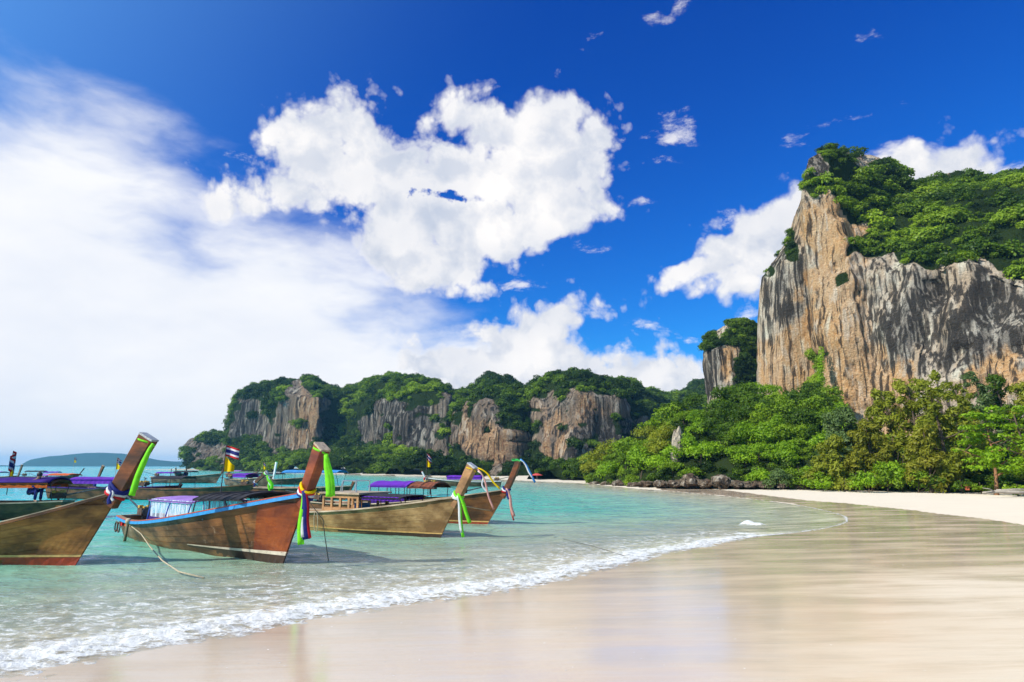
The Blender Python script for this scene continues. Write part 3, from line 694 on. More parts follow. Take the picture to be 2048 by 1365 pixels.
# ------------------------------------------------------------------ small mesh builder
class MB:
    def __init__(s): s.v = []; s.f = []
    def add(s, v, f):
        o = len(s.v); s.v += [tuple(map(float, p)) for p in v]; s.f += [tuple(o + i for i in q) for q in f]; return s
    def box(s, c, size, M=None, taper=1.0):
        x, y, z = size[0] / 2, size[1] / 2, size[2] / 2
        P = [Vector((sx * x * (taper if sz > 0 else 1), sy * y * (taper if sz > 0 else 1), sz * z)) for sz in (-1, 1) for sx, sy in ((-1, -1), (1, -1), (1, 1), (-1, 1))]
        if M is not None: P = [M @ p for p in P]
        P = [p + Vector(c) for p in P]
        return s.add(P, [(3, 2, 1, 0), (4, 5, 6, 7), (0, 1, 5, 4), (1, 2, 6, 5), (2, 3, 7, 6), (3, 0, 4, 7)])
    def tube(s, pts, rad, n=6, cap=True, flat=1.0):
        pts = [Vector(p) for p in pts]; m = len(pts)
        if not hasattr(rad, '__len__'): rad = [rad] * m
        V = []; ref = None
        for i, p in enumerate(pts):
            t = (pts[min(i + 1, m - 1)] - pts[max(i - 1, 0)]).normalized()
            if ref is None: ref = Vector((0, 0, 1)) if abs(t.z) < .9 else Vector((1, 0, 0))
            a = (ref - t * ref.dot(t)).normalized(); b = t.cross(a); ref = a
            for k in range(n):
                th = 2 * math.pi * k / n
                V.append(p + a * math.cos(th) * rad[i] + b * math.sin(th) * rad[i] * flat)
        F = [(i * n + k, i * n + (k + 1) % n, (i + 1) * n + (k + 1) % n, (i + 1) * n + k) for i in range(m - 1) for k in range(n)]
        if cap: F += [tuple(reversed(range(n))), tuple((m - 1) * n + k for k in range(n))]
        return s.add(V, F)
    def grid(s, fn, nu, nv, close=False):
        V = [fn(i / (nu - 1), j / (nv - 1)) for i in range(nu) for j in range(nv)]
        return s.add(V, [(i * nv + j, (i + 1) * nv + j, (i + 1) * nv + j + 1, i * nv + j + 1) for i in range(nu - 1) for j in range(nv - 1)])
    def ribbon(s, pts, w, side, th=0.006):
        """flat cloth strip with thickness along pts; side: width direction"""
        pts = [Vector(p) for p in pts]
        if not hasattr(w, '__len__'): w = [w] * len(pts)
        V = []
        for i, p in enumerate(pts):
            t = (pts[min(i + 1, len(pts) - 1)] - pts[max(i - 1, 0)]).normalized()
            sd_ = side[i] if isinstance(side, list) else side
            sd_ = (Vector(sd_) - t * Vector(sd_).dot(t)).normalized(); nn = t.cross(sd_)
            fold = nn * (0.18 * w[i])
            V += [p - sd_ * w[i] / 2 + nn * th, p + fold + nn * th, p + sd_ * w[i] / 2 + nn * th, p + sd_ * w[i] / 2 - nn * th, p + fold - nn * th, p - sd_ * w[i] / 2 - nn * th]
        F = [(i * 6 + k, i * 6 + (k + 1) % 6, (i + 1) * 6 + (k + 1) % 6, (i + 1) * 6 + k) for i in range(len(pts) - 1) for k in range(6)]
        F += [(5, 4, 3, 2, 1, 0), tuple((len(pts) - 1) * 6 + k for k in range(6))]
        return s.add(V, F)
    def build(s, name, mat, parent=None, smooth=False, bevel=0):
        o = mesh_obj(name, s.v, s.f, mat, parent, smooth)
        if bevel:
            b = o.modifiers.new('bevel', 'BEVEL'); b.width = bevel; b.segments = 1; b.limit_method = 'ANGLE'
        return o
def rock_chunk(name, rs, rx, ry, rz, mat, parent=None, n=3, rough_=0.28, fr=1.6):
    bm = bmesh.new(); bmesh.ops.create_icosphere(bm, subdivisions=n, radius=1.0)
    co = np.array([v.co[:] for v in bm.verts]); s0 = rs.random() * 90
    k = 1 + rough_ * 1.8 * fbm(co[:, 0] * fr + s0, co[:, 1] * fr, co[:, 2] * fr, 4) + 0.18 * ridged(co[:, 0] * 2.5 + s0, co[:, 1] * 2.5, co[:, 2] * 1.2, 3)
    co = co * k[:, None] * np.array([rx, ry, rz])
    for v, c in zip(bm.verts, co): v.co = Vector(c)
    me = bpy.data.meshes.new(name); bm.to_mesh(me); bm.free(); me.materials.append(mat)
    return link_mesh(name, me, parent)
bark = simple('bark', (0.115, 0.082, 0.055), 0.9, 0.2, 0.3, 5.0, bump=0.03)
bark_red = simple('bark_red', (0.33, 0.16, 0.075), 0.85, 0.2, 0.25, 4.0, bump=0.03)
def trunk_mb(rs, h, r, lean=0.12, limbs=5, start=0.45, reach=0.5, top=0.85, fork=False):
    mb = MB(); ax, ay = rs.normal() * lean * h, rs.normal() * lean * h
    P = [Vector((ax * t * t + math.sin(t * 4) * .03 * h, ay * t * t, -0.3 + (h * top + 0.3) * t)) for t in np.linspace(0, 1, 7)]
    mb.tube(P, [r * (1.25 if i == 0 else 1 - .75 * i / 6) for i in range(7)], 7)
    for k in range(limbs):
        t = start + (1 - start) * (k + .3) / limbs; i = min(5, int(t * 6)); b = P[i].lerp(P[i + 1], t * 6 - i)
        a = rs.random() * 6.283; L = reach * h * (1.1 - .6 * t) * (.6 + .5 * rs.random())
        e = b + Vector((math.cos(a) * L, math.sin(a) * L, L * (.35 + .5 * rs.random())))
        mid = b.lerp(e, .5) + Vector((0, 0, -L * .05))
        rr = r * (1 - .75 * t) * .65
        mb.tube([b, mid, e], [rr, rr * .6, rr * .2], 5)
    return mb
broad_mats = {
 'deep': leaf_mat('leaves_deep', [(0.040, 0.075, 0.008), (0.080, 0.145, 0.012), (0.14, 0.22, 0.016)]),
 'mid': leaf_mat('leaves_mid', [(0.085, 0.15, 0.010), (0.17, 0.265, 0.014), (0.27, 0.38, 0.02)]),
 'bright': leaf_mat('leaves_bright', [(0.13, 0.23, 0.012), (0.23, 0.37, 0.016), (0.34, 0.50, 0.025)], transl=.42),
 'olive': leaf_mat('leaves_olive', [(0.14, 0.165, 0.014), (0.25, 0.27, 0.022), (0.38, 0.38, 0.04)]),
 'brownish': leaf_mat('leaves_brownish', [(0.14, 0.15, 0.014), (0.24, 0.235, 0.022), (0.34, 0.32, 0.035)]),
 'teal': leaf_mat('leaves_teal', [(0.060, 0.105, 0.030), (0.11, 0.165, 0.050), (0.16, 0.22, 0.07)])}
# --- headland mound -----------------------------------------------------------
HP = [1176,1190,1215,1245,1275,1305,1330,1350,1385,1410,1435,1465,1500,1535,1565,1600,1630,1655,1690,1740,1800,1900,2050,2300]
HCY = [955,940,922,908,890,878,850,828,822,838,812,800,796,800,798,800,790,800,850,872,885,890,900,900]
HF = np.interp(HP, [1170,1250,1330,1450,1600,1750,1900,2048,2300], [90,77,68,63.5,60,57,53,50,44])
def mound_row(t, k):   # fraction of the rise at depth step k
    return t
HCN = []
for px, cyy, yf in zip(HP, HCY, HF):
    yb = yf + np.interp(px, [1176, 1300, 1450, 1660, 1800, 2300], [6, 20, 28, 36, 34, 30])
    b = gp(px, 960); b = b / b[1] * yf; b[2] = -0.2
    top = at(px, cyy, yb)
    mid = at(px, cyy * .62 + 972 * .38, yf * .72 + yb * .28); low = at(px, cyy * .25 + 972 * .75, yf + 1.2)
    bk = top.copy(); bk = top * 1.12; bk[2] = top[2] * .7
    HCN.append([b, low, mid, top, bk])
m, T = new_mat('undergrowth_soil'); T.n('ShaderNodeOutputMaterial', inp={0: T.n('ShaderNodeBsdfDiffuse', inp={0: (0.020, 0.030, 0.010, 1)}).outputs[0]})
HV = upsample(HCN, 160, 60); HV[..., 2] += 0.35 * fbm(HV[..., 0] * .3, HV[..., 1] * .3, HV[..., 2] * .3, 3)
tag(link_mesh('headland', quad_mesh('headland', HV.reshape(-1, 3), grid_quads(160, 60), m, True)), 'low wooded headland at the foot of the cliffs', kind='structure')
rs = np.random.default_rng(17)
hmask = np.ones(HV.shape[:2]); hmask[:, 48:] = 0
P = sample_points(HV, hmask, 2300, rs, .5); S = .5 + .6 * rs.random(len(P)); P[:, 2] += .1
scatter('headland_undergrowth', P, S, tints(P, rs, .42, .15), 'tangled green undergrowth filling the headland')
def bump_shape(rs, kind):
    if kind == 'round': return crown_lumps(rs, 13, 0.85, .66, (.24, .44))
    if kind == 'domed': return crown_lumps(rs, 16, 0.62, .72, (.22, .38))
    return crown_lumps(rs, 11, 1.25, .55, (.24, .42), .1)
protos = {}
LOOK = {'round': 'round crowned', 'domed': 'broad domed', 'tall': 'tall narrow'}
for shape in ('round', 'domed', 'tall'):
    for cn in ('deep', 'mid', 'bright', 'olive'):
        for v in range(1):
            L = bump_shape(rs, shape)
            cm = leaf_cloud('crown', L, 520, 0.075, broad_mats[cn], rs, long=.85)
            tm_ = trunk_mb(rs, 1.0, 0.055, 0.05, 4, .4, .45, .95)
            tb = mesh_obj('trunk', tm_.v, tm_.f, bark); bpy.context.scene.collection.objects.unlink(tb)
            protos[(shape, cn)] = (cm, tb.data)
LM = [(1176,'headland tip'),(1235,'low left headland'),(1300,'left of the pale rock slab'),(1340,'touching the pale rock slab'),(1385,'right above the pale rock slab'),(1430,'in the dip beside the slab'),(1480,'below the limestone stack'),(1535,'below the left cliff foot'),(1585,'under the dark cliff buttress'),(1625,'beside the climbing vine'),(1700,'behind the beach trees')]
def place(loc, s, key, label, group, hscale=1.0, parent=None, cat='tree', name='jungle_tree', th=1.6):
    cm, tm_ = protos[key]
    e = empty(name, loc, rng.random() * 6.28, label, cat, group)
    t = bpy.data.objects.new('trunk', tm_); COL.objects.link(t); t.parent = e; t.scale = (s * 1.0, s * 1.0, th)
    c = bpy.data.objects.new('crown', cm); COL.objects.link(c); c.parent = e; c.location = (0, 0, th); c.scale = (s, s, s * hscale)
    return e
cand = sample_points(HV, hmask, 1500, rs, .5); cpx_, cpy_ = proj(cand)
ok = (cpx_ < 1690) & (cand[:, 2] > .3); cand, cpx_, cpy_ = cand[ok], cpx_[ok], cpy_[ok]
chosen = []
for i in range(len(cand)):
    if len(chosen) >= 92: break
    mind = 26 if cpy_[i] > 930 else 22
    if all(math.hypot(cpx_[i] - cpx_[j], (cpy_[i] - cpy_[j]) * 1.6) > mind for j in chosen): chosen.append(i)
used_labels = {}
for i in sorted(chosen, key=lambda i: cpx_[i]):
    px, py = cpx_[i], cpy_[i]
    cr_ = np.interp(px, HP, HCY); rel = (py - cr_) / (972 - cr_)
    if 1338 < px < 1368 and 858 < py < 925: continue
    z = fbm(np.array([px / 60.]), np.array([py / 60.]), np.array([0.]), 2)[0] + rng.normal() * .18
    if rel > .62: cn = 'bright' if z > -.18 else 'mid'
    elif px < 1340: cn = 'olive' if z > -.05 else 'mid'
    else: cn = 'deep' if z < -.12 else ('mid' if z < .22 else 'bright')
    shape = rng.choice(['round', 'domed', 'tall'])
    s = (1.35 + .9 * rng.random()) * cand[i][1] / 72
    row = 'on the skyline' if rel < .14 else ('upper slope' if rel < .38 else ('mid slope' if rel < .62 else ('lower slope' if rel < .82 else ('by the tide rocks' if px < 1500 else 'by the sand edge'))))
    lm = min(LM, key=lambda q: abs(q[0] - px))[1]
    opts = [(cn, shape)] + [(cn, sh) for sh in LOOK] + [(c2, sh) for c2 in (('mid', 'deep') if rel < .6 else ('mid', 'bright')) for sh in LOOK]
    for cn, shape in opts:
        colr = {'deep': 'dark green', 'mid': 'mid green', 'bright': 'bright green', 'olive': 'olive green'}[cn]
        lab = f'{colr} {LOOK[shape]} tree {row}, {lm}'
        if lab not in used_labels: break
    used_labels[lab] = 1
    place(cand[i] - np.array([0, 0, .5]), s, (shape, cn), lab, 'jungle trees on the headland', .9 + .2 * rng.random())
# pale rock slab showing through
sl_ = tag(rock_chunk('rock_slab', rs, .55, .5, 2.0, rock_near, None, 4, .22, 2.0), 'pale upright rock slab showing through the trees of the headland', 'rock')
sl_.location = tuple(at(1354, 893, 69.5)); sl_.scale = (1.0, 1, 1.0); sl_.rotation_euler = (0, R(6), 0)
for k_ in ('warm', 'grey', 'veg'): pass
# boulders at the waterline
rock_low = rock_mat('tide_rock', 2.4, pale=(0.16, 0.105, 0.07), pale2=(0.26, 0.20, 0.14), orange=(0.24, 0.12, 0.06), greyness=.7)
BL = [(1192,969,16,9,'small dark boulder'),(1214,970,15,11,'low brown boulder'),(1240,969,17,13,'rounded brown boulder'),(1268,970,15,10,'flat dark boulder'),(1292,969,18,13,'cracked grey boulder'),(1322,969,17,14,'brown undercut boulder'),(1352,968,16,13,'stubby grey boulder'),(1380,963,23,25,'large pointed pale boulder'),(1412,968,17,14,'mossy low boulder'),(1444,963,22,23,'large humped pale boulder'),(1476,969,17,12,'brown split boulder'),(1502,969,18,13,'wide grey boulder'),(1533,969,20,14,'long low brown boulder'),(1570,972,16,9,'small brown boulder'),(1604,973,15,8,'half buried dark boulder')]
for (px, py, rx, rz, look) in BL:
    yf = np.interp(px, HP, HF) - 1.0; k = yf / FPX
    o = tag(rock_chunk('boulder', rs, rx * k * .85, rx * k, rz * k * .55, rock_low, None, 3, .34, 1.9), f'{look} under the headland bushes' + (' at the water edge' if px < 1400 else ' at the edge of the sand'), 'boulder', 'boulders along the foot of the headland')
    p = at(px, py, yf); o.location = tuple(p)
# climbing vines on the cliff
L = []
for i in range(46):
    t = rs.random(); px = 1643 - 34 * (1 - t) ** 1.3 * rs.random() + 6 * rs.normal() * (1 - t); py = 700 + 210 * (1 - t)
    p = at(px, py, 98.5 - 6 * (1 - t)); L.append((p[0], p[1], p[2], .45 + .8 * (1 - t) * rs.random(), .9))
vm_ = leaf_cloud('climbing_vine', L, 150, .17, broad_mats['bright'], rs, long=.8)
tag(link_mesh('climbing_vine', vm_), 'bright green vine climbing up the corner of the great cliff', 'vine')
L = []
for i in range(60):
    t = rs.random(); px = 1575 + 80 * rs.random(); py = 795 + 130 * t
    p = at(px, py, 94 - 14 * t); L.append((p[0], p[1], p[2], .6 + .9 * rs.random(), .8 + .6 * rs.random()))
vm_ = leaf_cloud('hanging_creeper', L, 95, .19, broad_mats['mid'], rs, long=.8)
tag(link_mesh('hanging_creeper', vm_), 'green creeper draped over the rocks below the great cliff corner', 'creeper')

# --- beach trees on the right -----------------------------------------------------
def px_tree(px, base_py, top_py, Y):
    b = at(px, base_py, Y); t = at(px, top_py, Y); return b, t[2] - b[2]
def make_tree(name, label, px, base_py, top_py, Y, mat, rs, kind, wpx, cat='tree', group=None, barkm=bark, dens=1.0, limbs=7):
    b, h = px_tree(px, base_py, top_py, Y); w = wpx / FPX * Y
    e = empty(name, b, 0, label, cat, group)
    L = []
    if kind == 'casuarina':
        n = 40
        for i in range(n):
            t = i / n; zz = h * (.12 + .84 * t); rad = 1.15 * w * (1.0 - .62 * t ** 1.8) * (.35 + .65 * rs.random()); a = rs.random() * 6.28
            k = w * (.20 + .22 * rs.random()) * (1.2 - .5 * t); L.append((rad * math.cos(a), rad * math.sin(a) * .8, zz, k, k * (.75 + .5 * rs.random())))
        cm = leaf_cloud('crown', L, 420 * dens, .12, mat, rs, long=1.5, droop=.12, shell=.15, up=.2)
        # thin the needles
    elif kind == 'tiered':
        n = 34
        for i in range(n):
            t = (i % 7) / 7; zz = h * (.28 + .68 * t) + rs.normal() * .12; a = rs.random() * 6.28; rad = w * (1.05 - .55 * t) * math.sqrt(rs.random())
            k = w * (.20 + .14 * rs.random()); L.append((rad * math.cos(a), rad * math.sin(a), zz, k, k * .38))
        cm = leaf_cloud('crown', L, 190 * dens, .15, mat, rs, long=.8, shell=.2, up=.9)
    else:
        n = 15
        for i in range(n):
            a = rs.random() * 6.28; rr = math.sqrt(rs.random()); zz = h * (.22 + .62 * rs.random() * (1 - rr * .4)); k = min(w, h) * (.24 + .2 * rs.random())
            L.append((w * .75 * rr * math.cos(a), w * .75 * rr * math.sin(a), zz, k, k * .85))
        cm = leaf_cloud('crown', L, 260 * dens, .12, mat, rs, long=.85, shell=.4)
    link_mesh('crown', cm, e)
    tr = trunk_mb(rs, h, .012 * h + .07 if kind != 'bush' else .05, .03 if kind == 'casuarina' else .06, limbs, .25 if kind != 'bush' else .1, .30 if kind == 'casuarina' else .45, .9 if kind != 'tiered' else .8)
    tr.build('trunk', barkm, e, True)
    return e
rs = np.random.default_rng(33)
TR = [ # px, base, top, Y, mat, kind, width px, label
 (1700,984,812,57.5,'teal','casuarina',46,'bluish green feathery tree left of the olive beach trees'),
 (1668,982,872,56.5,'olive','casuarina',38,'low olive feathery tree at the left end of the beach trees'),
 (1745,985,838,55.5,'brownish','casuarina',42,'yellowish feathery tree behind the beach shrubs'),
 (1795,985,775,56,'olive','casuarina',46,'olive feathery tree between the yellowish tree and the tallest one'),
 (1840,986,752,55,'olive','casuarina',44,'tall olive feathery tree with yellow green sprays'),
 (1893,987,742,52,'olive','casuarina',50,'tallest feathery beach tree with a straight dark trunk'),
 (1862,986,850,51,'brownish','casuarina',34,'short yellowish feathery tree under the tallest beach trees'),
 (1945,986,760,57,'olive','casuarina',40,'olive feathery tree behind the bright spreading tree'),
 (1985,986,735,62,'teal','casuarina',34,'dark pointed feathery tree against the grey cliff'),
 (2035,987,742,62,'deep','casuarina',40,'dark green tree in front of the cliff at the right edge'),
 (2095,987,750,60,'olive','casuarina',48,'olive feathery tree cut by the right picture edge'),
 (1992,988,812,47.5,'bright','tiered',66,'bright spreading tree with layered boughs and orange forked trunk'),
 (2060,989,792,46,'bright','tiered',70,'bright layered tree reaching in over the right edge of the beach'),
 (2150,990,790,45,'mid','tiered',80,'green layered tree beyond the right picture edge'),
 (2260,990,760,46,'olive','casuarina',70,'broad olive tree far off to the right of the beach')]
for (px, b_, t_, Y_, mt, kd, w_, lab) in TR:
    make_tree('beach_tree' if kd != 'casuarina' else 'casuarina_tree', lab, px, b_, t_, Y_, broad_mats[mt], rs, kd, w_, group='trees along the back of the beach', barkm=bark_red if '1992' in str(px) else bark, dens=1.0)
SHB = [(1560,978,935,59,'teal',34,'grey green shrub at the left end of the sand'),(1600,979,928,58.5,'mid',30,'rounded green shrub beside the grey green one'),(1628,980,950,57,'bright',22,'small bright shrub on the sand edge below the vines'),
 (1652,981,938,56,'mid',26,'dense green shrub left of the small yellow green bush'),(1646,982,958,54.5,'bright',17,'small yellow green bush low on the sand edge'),(1690,983,955,54,'olive',24,'dull olive shrub trailing onto the sand'),(1738,984,936,52,'bright',30,'bright green bush with bare stems at the sand edge'),
 (1775,985,925,52.5,'mid',30,'green bush between two bright bushes'),(1805,985,898,53,'bright',44,'big bright green bush below the olive trees'),(1836,986,930,51.5,'mid',28,'shaded green bush right of the big bright bush'),
 (1868,986,945,51,'deep',24,'dark bush at the foot of the tall feathery tree'),(1925,986,955,50,'deep',20,'dark low bush left of the orange bench'),(1962,987,962,49,'mid',16,'small green bush beside the orange bench'),
 (2005,987,955,50,'deep',26,'dark bush under the bright spreading tree'),(2035,989,966,45.5,'mid',24,'low green bush behind the driftwood log'),(2090,990,955,45,'mid',30,'green bush past the right picture edge'),(1520,977,930,61,'bright',30,'leafy bright shrub behind the long low boulder'),(1712,984,940,53.5,'mid',24,'green shrub between the olive shrub and the bare stemmed bush')]
for (px, b_, t_, Y_, mt, w_, lab) in SHB:
    make_tree('beach_shrub', lab, px, b_, t_, Y_, broad_mats[mt], rs, 'bush', w_, cat='shrub', group='shrubs along the edge of the sand', limbs=6)
# dark thicket behind the first row so that no sky or cliff shows under the crowns
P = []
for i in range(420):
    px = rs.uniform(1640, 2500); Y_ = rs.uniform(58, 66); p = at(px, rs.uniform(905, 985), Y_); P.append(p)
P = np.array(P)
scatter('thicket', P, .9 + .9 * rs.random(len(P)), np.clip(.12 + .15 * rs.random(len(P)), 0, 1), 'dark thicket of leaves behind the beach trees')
# forked orange trunk, bench and log
e = empty('picnic_bench', at(1944, 981, 49.5), R(8), 'orange wooden bench under the trees behind the sand', 'bench')
om_ = simple('bench_orange', (0.42, 0.10, 0.04), .6)
e.scale = (.68, .68, .62)
for k in (-.16, 0, .16): MB().box((0, k, .46), (1.25, .13, .05)).build('slat', om_, e)
for k in (0.52, .68): MB().box((0, .30, k), (1.25, .04, .12)).build('backrest', om_, e)
for sx_ in (-.5, .5): MB().box((sx_, 0, .23), (.07, .42, .42)).build('leg', om_, e); MB().box((sx_, .31, .38), (.06, .05, .75)).build('leg', om_, e)
wood_pale = simple('driftwood', (0.42, 0.35, 0.27), .9, .2, .2, 4)
e = empty('driftwood_log', at(2010, 989, 43.5), R(-6), 'bleached driftwood log lying along the back of the beach', 'log')
MB().tube([(-1.4, 0, .10), (-.5, .05, .16), (.6, -.03, .14), (2.2, .05, .12)], [.06, .11, .12, .09], 8).build('stem', wood_pale, e, True)
MB().tube([(-.6, 0, .15), (-1.0, -.2, .34), (-1.5, -.25, .42)], [.05, .035, .015], 6).build('branch', wood_pale, e, True)
e = empty('driftwood_log', at(2035, 987, 44.5), R(4), 'thinner grey driftwood pole behind the bleached log', 'log')
MB().tube([(-1.5, 0, .22), (0, .03, .26), (1.8, 0, .24)], [.05, .06, .05], 8).build('stem', wood_pale, e, True)
# far side beach hut umbrella
e = empty('beach_umbrella', gp(1074, 962) * np.array([1.03, 1.03, 1]) + np.array([0, 0, .1]), 0, 'faded red sunshade on the far strip of sand below the ridge', 'umbrella')
red_ = simple('umbrella_red', (0.55, 0.06, 0.05), .8)
MB().add([(0, 0, 1.15)] + [(1.1 * math.cos(a), 1.1 * math.sin(a), .72) for a in np.linspace(0, 2 * math.pi, 8, endpoint=False)], [(0, i + 1, (i + 1) % 8 + 1) for i in range(8)]).build('canopy', red_, e)
MB().tube([(0, 0, 0), (0, 0, 1.12)], .03).build('pole', simple('pole_white', (.7, .7, .68)), e)
# ------------------------------------------------------------------ materials for the boats
def wood_mat(name, c1, c2, dark=(0.03, 0.015, 0.008), rough=0.42, worn=0.25, pale=(0.42, 0.30, 0.20), spec=0.35):
    m, T = new_mat(name)
    oc = T.n('ShaderNodeTexCoord').outputs['Object']
    g1 = T.noise(T.mapping(oc, scl=(0.5, 1, 5)), 3.0, 8, 0.68, dist=.4).outputs['Fac']
    g2 = T.noise(T.mapping(oc, scl=(0.7, 1, 1.3)), 1.1, 5, 0.6).outputs['Fac']
    g3 = T.noise(T.mapping(oc, scl=(1, 1, 9)), 9.0, 5, 0.7).outputs['Fac']
    g4 = T.noise(oc, 2.4, 6, 0.72).outputs['Fac']
    c = T.mix(T.mr(g1, .34, .66), c1, c2)
    c = T.mix(T.mr(g2, .38, .60, 0, .85), c, dark)
    c = T.mix(T.mr(g3, .25, .5, .5, 0), c, dark)
    c = T.mix(T.m('MULTIPLY', T.mr(g4, .60, .74), worn * 1.6), c, pale)
    h = T.m('ADD', g1, T.m('MULTIPLY', g3, .5))
    bp = T.n('ShaderNodeBump', inp={'Strength': .55, 'Distance': .012, 'Height': h})
    b = T.n('ShaderNodeBsdfPrincipled', inp={'Base Color': c, 'Roughness': T.mr(g2, .3, .7, rough - .1, rough + .2), 'Specular IOR Level': spec, 'Normal': bp.outputs[0]})
    T.n('ShaderNodeOutputMaterial', inp={0: b.outputs[0]}); MATS[name] = m
    return m
W_RED = wood_mat('wood_red_brown', (0.25, 0.088, 0.024), (0.38, 0.16, 0.052), rough=.34, worn=.6)
W_BRN = wood_mat('wood_brown', (0.36, 0.125, 0.022), (0.54, 0.235, 0.06), dark=(.07, .025, .008), rough=.42, worn=.15, pale=(.40, .27, .15))
W_GLD = wood_mat('wood_golden', (0.42, 0.235, 0.085), (0.58, 0.37, 0.17), dark=(.12, .055, .016), rough=.55, worn=.25)
W_DRK = wood_mat('wood_dark', (0.18, 0.065, 0.020), (0.28, 0.11, 0.035), rough=.45, worn=.1)
W_BOW = wood_mat('wood_bow_board', (0.27, 0.05, 0.010), (0.40, 0.10, 0.022), dark=(.10, .018, .008), rough=.30, worn=.08)
W_POST = wood_mat('wood_prow', (0.19, 0.050, 0.014), (0.32, 0.10, 0.028), rough=.33, worn=.08)
W_CAB = wood_mat('wood_cabin', (0.42, 0.20, 0.075), (0.56, 0.31, 0.13), dark=(.12, .06, .025), rough=.5, worn=.12)
W_PALE = wood_mat('wood_pale_rail', (0.50, 0.37, 0.24), (0.62, 0.49, 0.34), dark=(.2, .14, .09), rough=.6, worn=.1)
W_FAR = wood_mat('wood_far_boat', (0.17, 0.105, 0.06), (0.30, 0.20, 0.12), rough=.6, worn=.2)
P_BLUE = simple('paint_blue', (0.035, 0.26, 0.58), .4, var=.18)
P_TEAL = simple('paint_teal', (0.10, 0.45, 0.50), .45, var=.2)
P_REDB = simple('paint_bottom_red', (0.34, 0.035, 0.010), .45, var=.25)
P_YEL = simple('paint_stripe_yellow', (0.60, 0.36, 0.12), .6, var=.2)
P_CREAM = simple('paint_stripe_cream', (0.62, 0.52, 0.40), .6, var=.15)
P_DKBOT = simple('paint_bottom_dark', (0.045, 0.018, 0.010), .5, var=.25)
P_RED = simple('paint_red', (0.48, 0.05, 0.03), .5)
CAPG = simple('prow_cap_grey', (0.42, 0.42, 0.42), .55, var=.25, scale=14)
CAPB = simple('prow_cap_wood', (0.42, 0.31, 0.21), .6, var=.3, scale=14)
PURPLE = simple('cloth_purple', (0.17, 0.035, 0.46), .75, .2, .15, 3, trans=.25)
PURP_D = simple('cloth_dark_purple', (0.055, 0.016, 0.20), .75, .2, .2, 3, trans=.2)
LILAC = simple('cloth_lilac', (0.30, 0.16, 0.46), .75, .2, .2, 3)
BLACKC = simple('cloth_black', (0.020, 0.016, 0.018), .7, .3, .4, 6, bump=.02)
BROWNC = simple('canopy_rusty', (0.21, 0.065, 0.03), .8, .2, .5, 7, bump=.02)
ORANGE = simple('cloth_orange', (0.75, 0.13, 0.02), .75, .2, .15, 4, trans=.2)
BLUEC = simple('cloth_blue', (0.05, 0.28, 0.62), .7, .2, .15, 4, trans=.2)
NAVY = simple('cloth_navy', (0.018, 0.025, 0.17), .7, .2, .2, 6, trans=.15)
WHITE = simple('cloth_white', (0.78, 0.76, 0.74), .7, .2, .08, 6, trans=.25)
REDC = simple('cloth_red', (0.60, 0.020, 0.025), .7, .2, .1, 6, trans=.25)
LIME = simple('cloth_lime', (0.27, 0.86, 0.03), .6, .2, .12, 6, trans=.35)
GREENC = simple('cloth_green', (0.05, 0.50, 0.10), .6, .2, .12, 6, trans=.3)
YELL = simple('cloth_yellow', (0.92, 0.66, 0.0), .7, .2, .08, 6, trans=.35)
PINK = simple('cloth_pink', (0.80, 0.42, 0.34), .7, .2, .1, 6, trans=.3)
STEEL = simple('engine_steel', (0.10, 0.10, 0.10), .4, .5, .4, 9, metal=.7)
ENGY = simple('engine_ochre', (0.55, 0.33, 0.05), .5, .5, .3, 9)
RUST = simple('engine_rust', (0.10, 0.055, 0.035), .7, .4, .5, 9)
DPOST = simple('post_dark', (0.035, 0.030, 0.032), .5)
BPOST = simple('post_blue', (0.03, 0.09, 0.42), .5)
ROPE = simple('rope', (0.46, 0.38, 0.26), .9, .1, .25, 30)
ROPED = simple('rope_dark', (0.07, 0.06, 0.05), .9, .1, .25, 30)
STAINL = simple('rail_metal', (0.55, 0.55, 0.54), .3, .6, .1, 5, metal=.8)
SKIN = simple('skin', (0.30, 0.15, 0.09), .6); HAIR = simple('hair', (0.012, 0.010, 0.010), .6)
m, T = new_mat('clear_plastic')
tcx = T.n('ShaderNodeTexCoord').outputs['Object']
nz = T.noise(T.mapping(tcx, scl=(1, 1, .12)), 14, 3, .6).outputs['Fac']
tr_ = T.n('ShaderNodeBsdfTransparent', inp={0: (.92, .95, 1, 1)}); gl_ = T.n('ShaderNodeBsdfPrincipled', inp={'Base Color': (.78, .82, .92, 1), 'Roughness': .2})
T.n('ShaderNodeOutputMaterial', inp={0: T.n('ShaderNodeMixShader', inp={0: T.mr(nz, .42, .66, .10, .85), 1: tr_.outputs[0], 2: gl_.outputs[0]}).outputs[0]})
PLASTIC = m

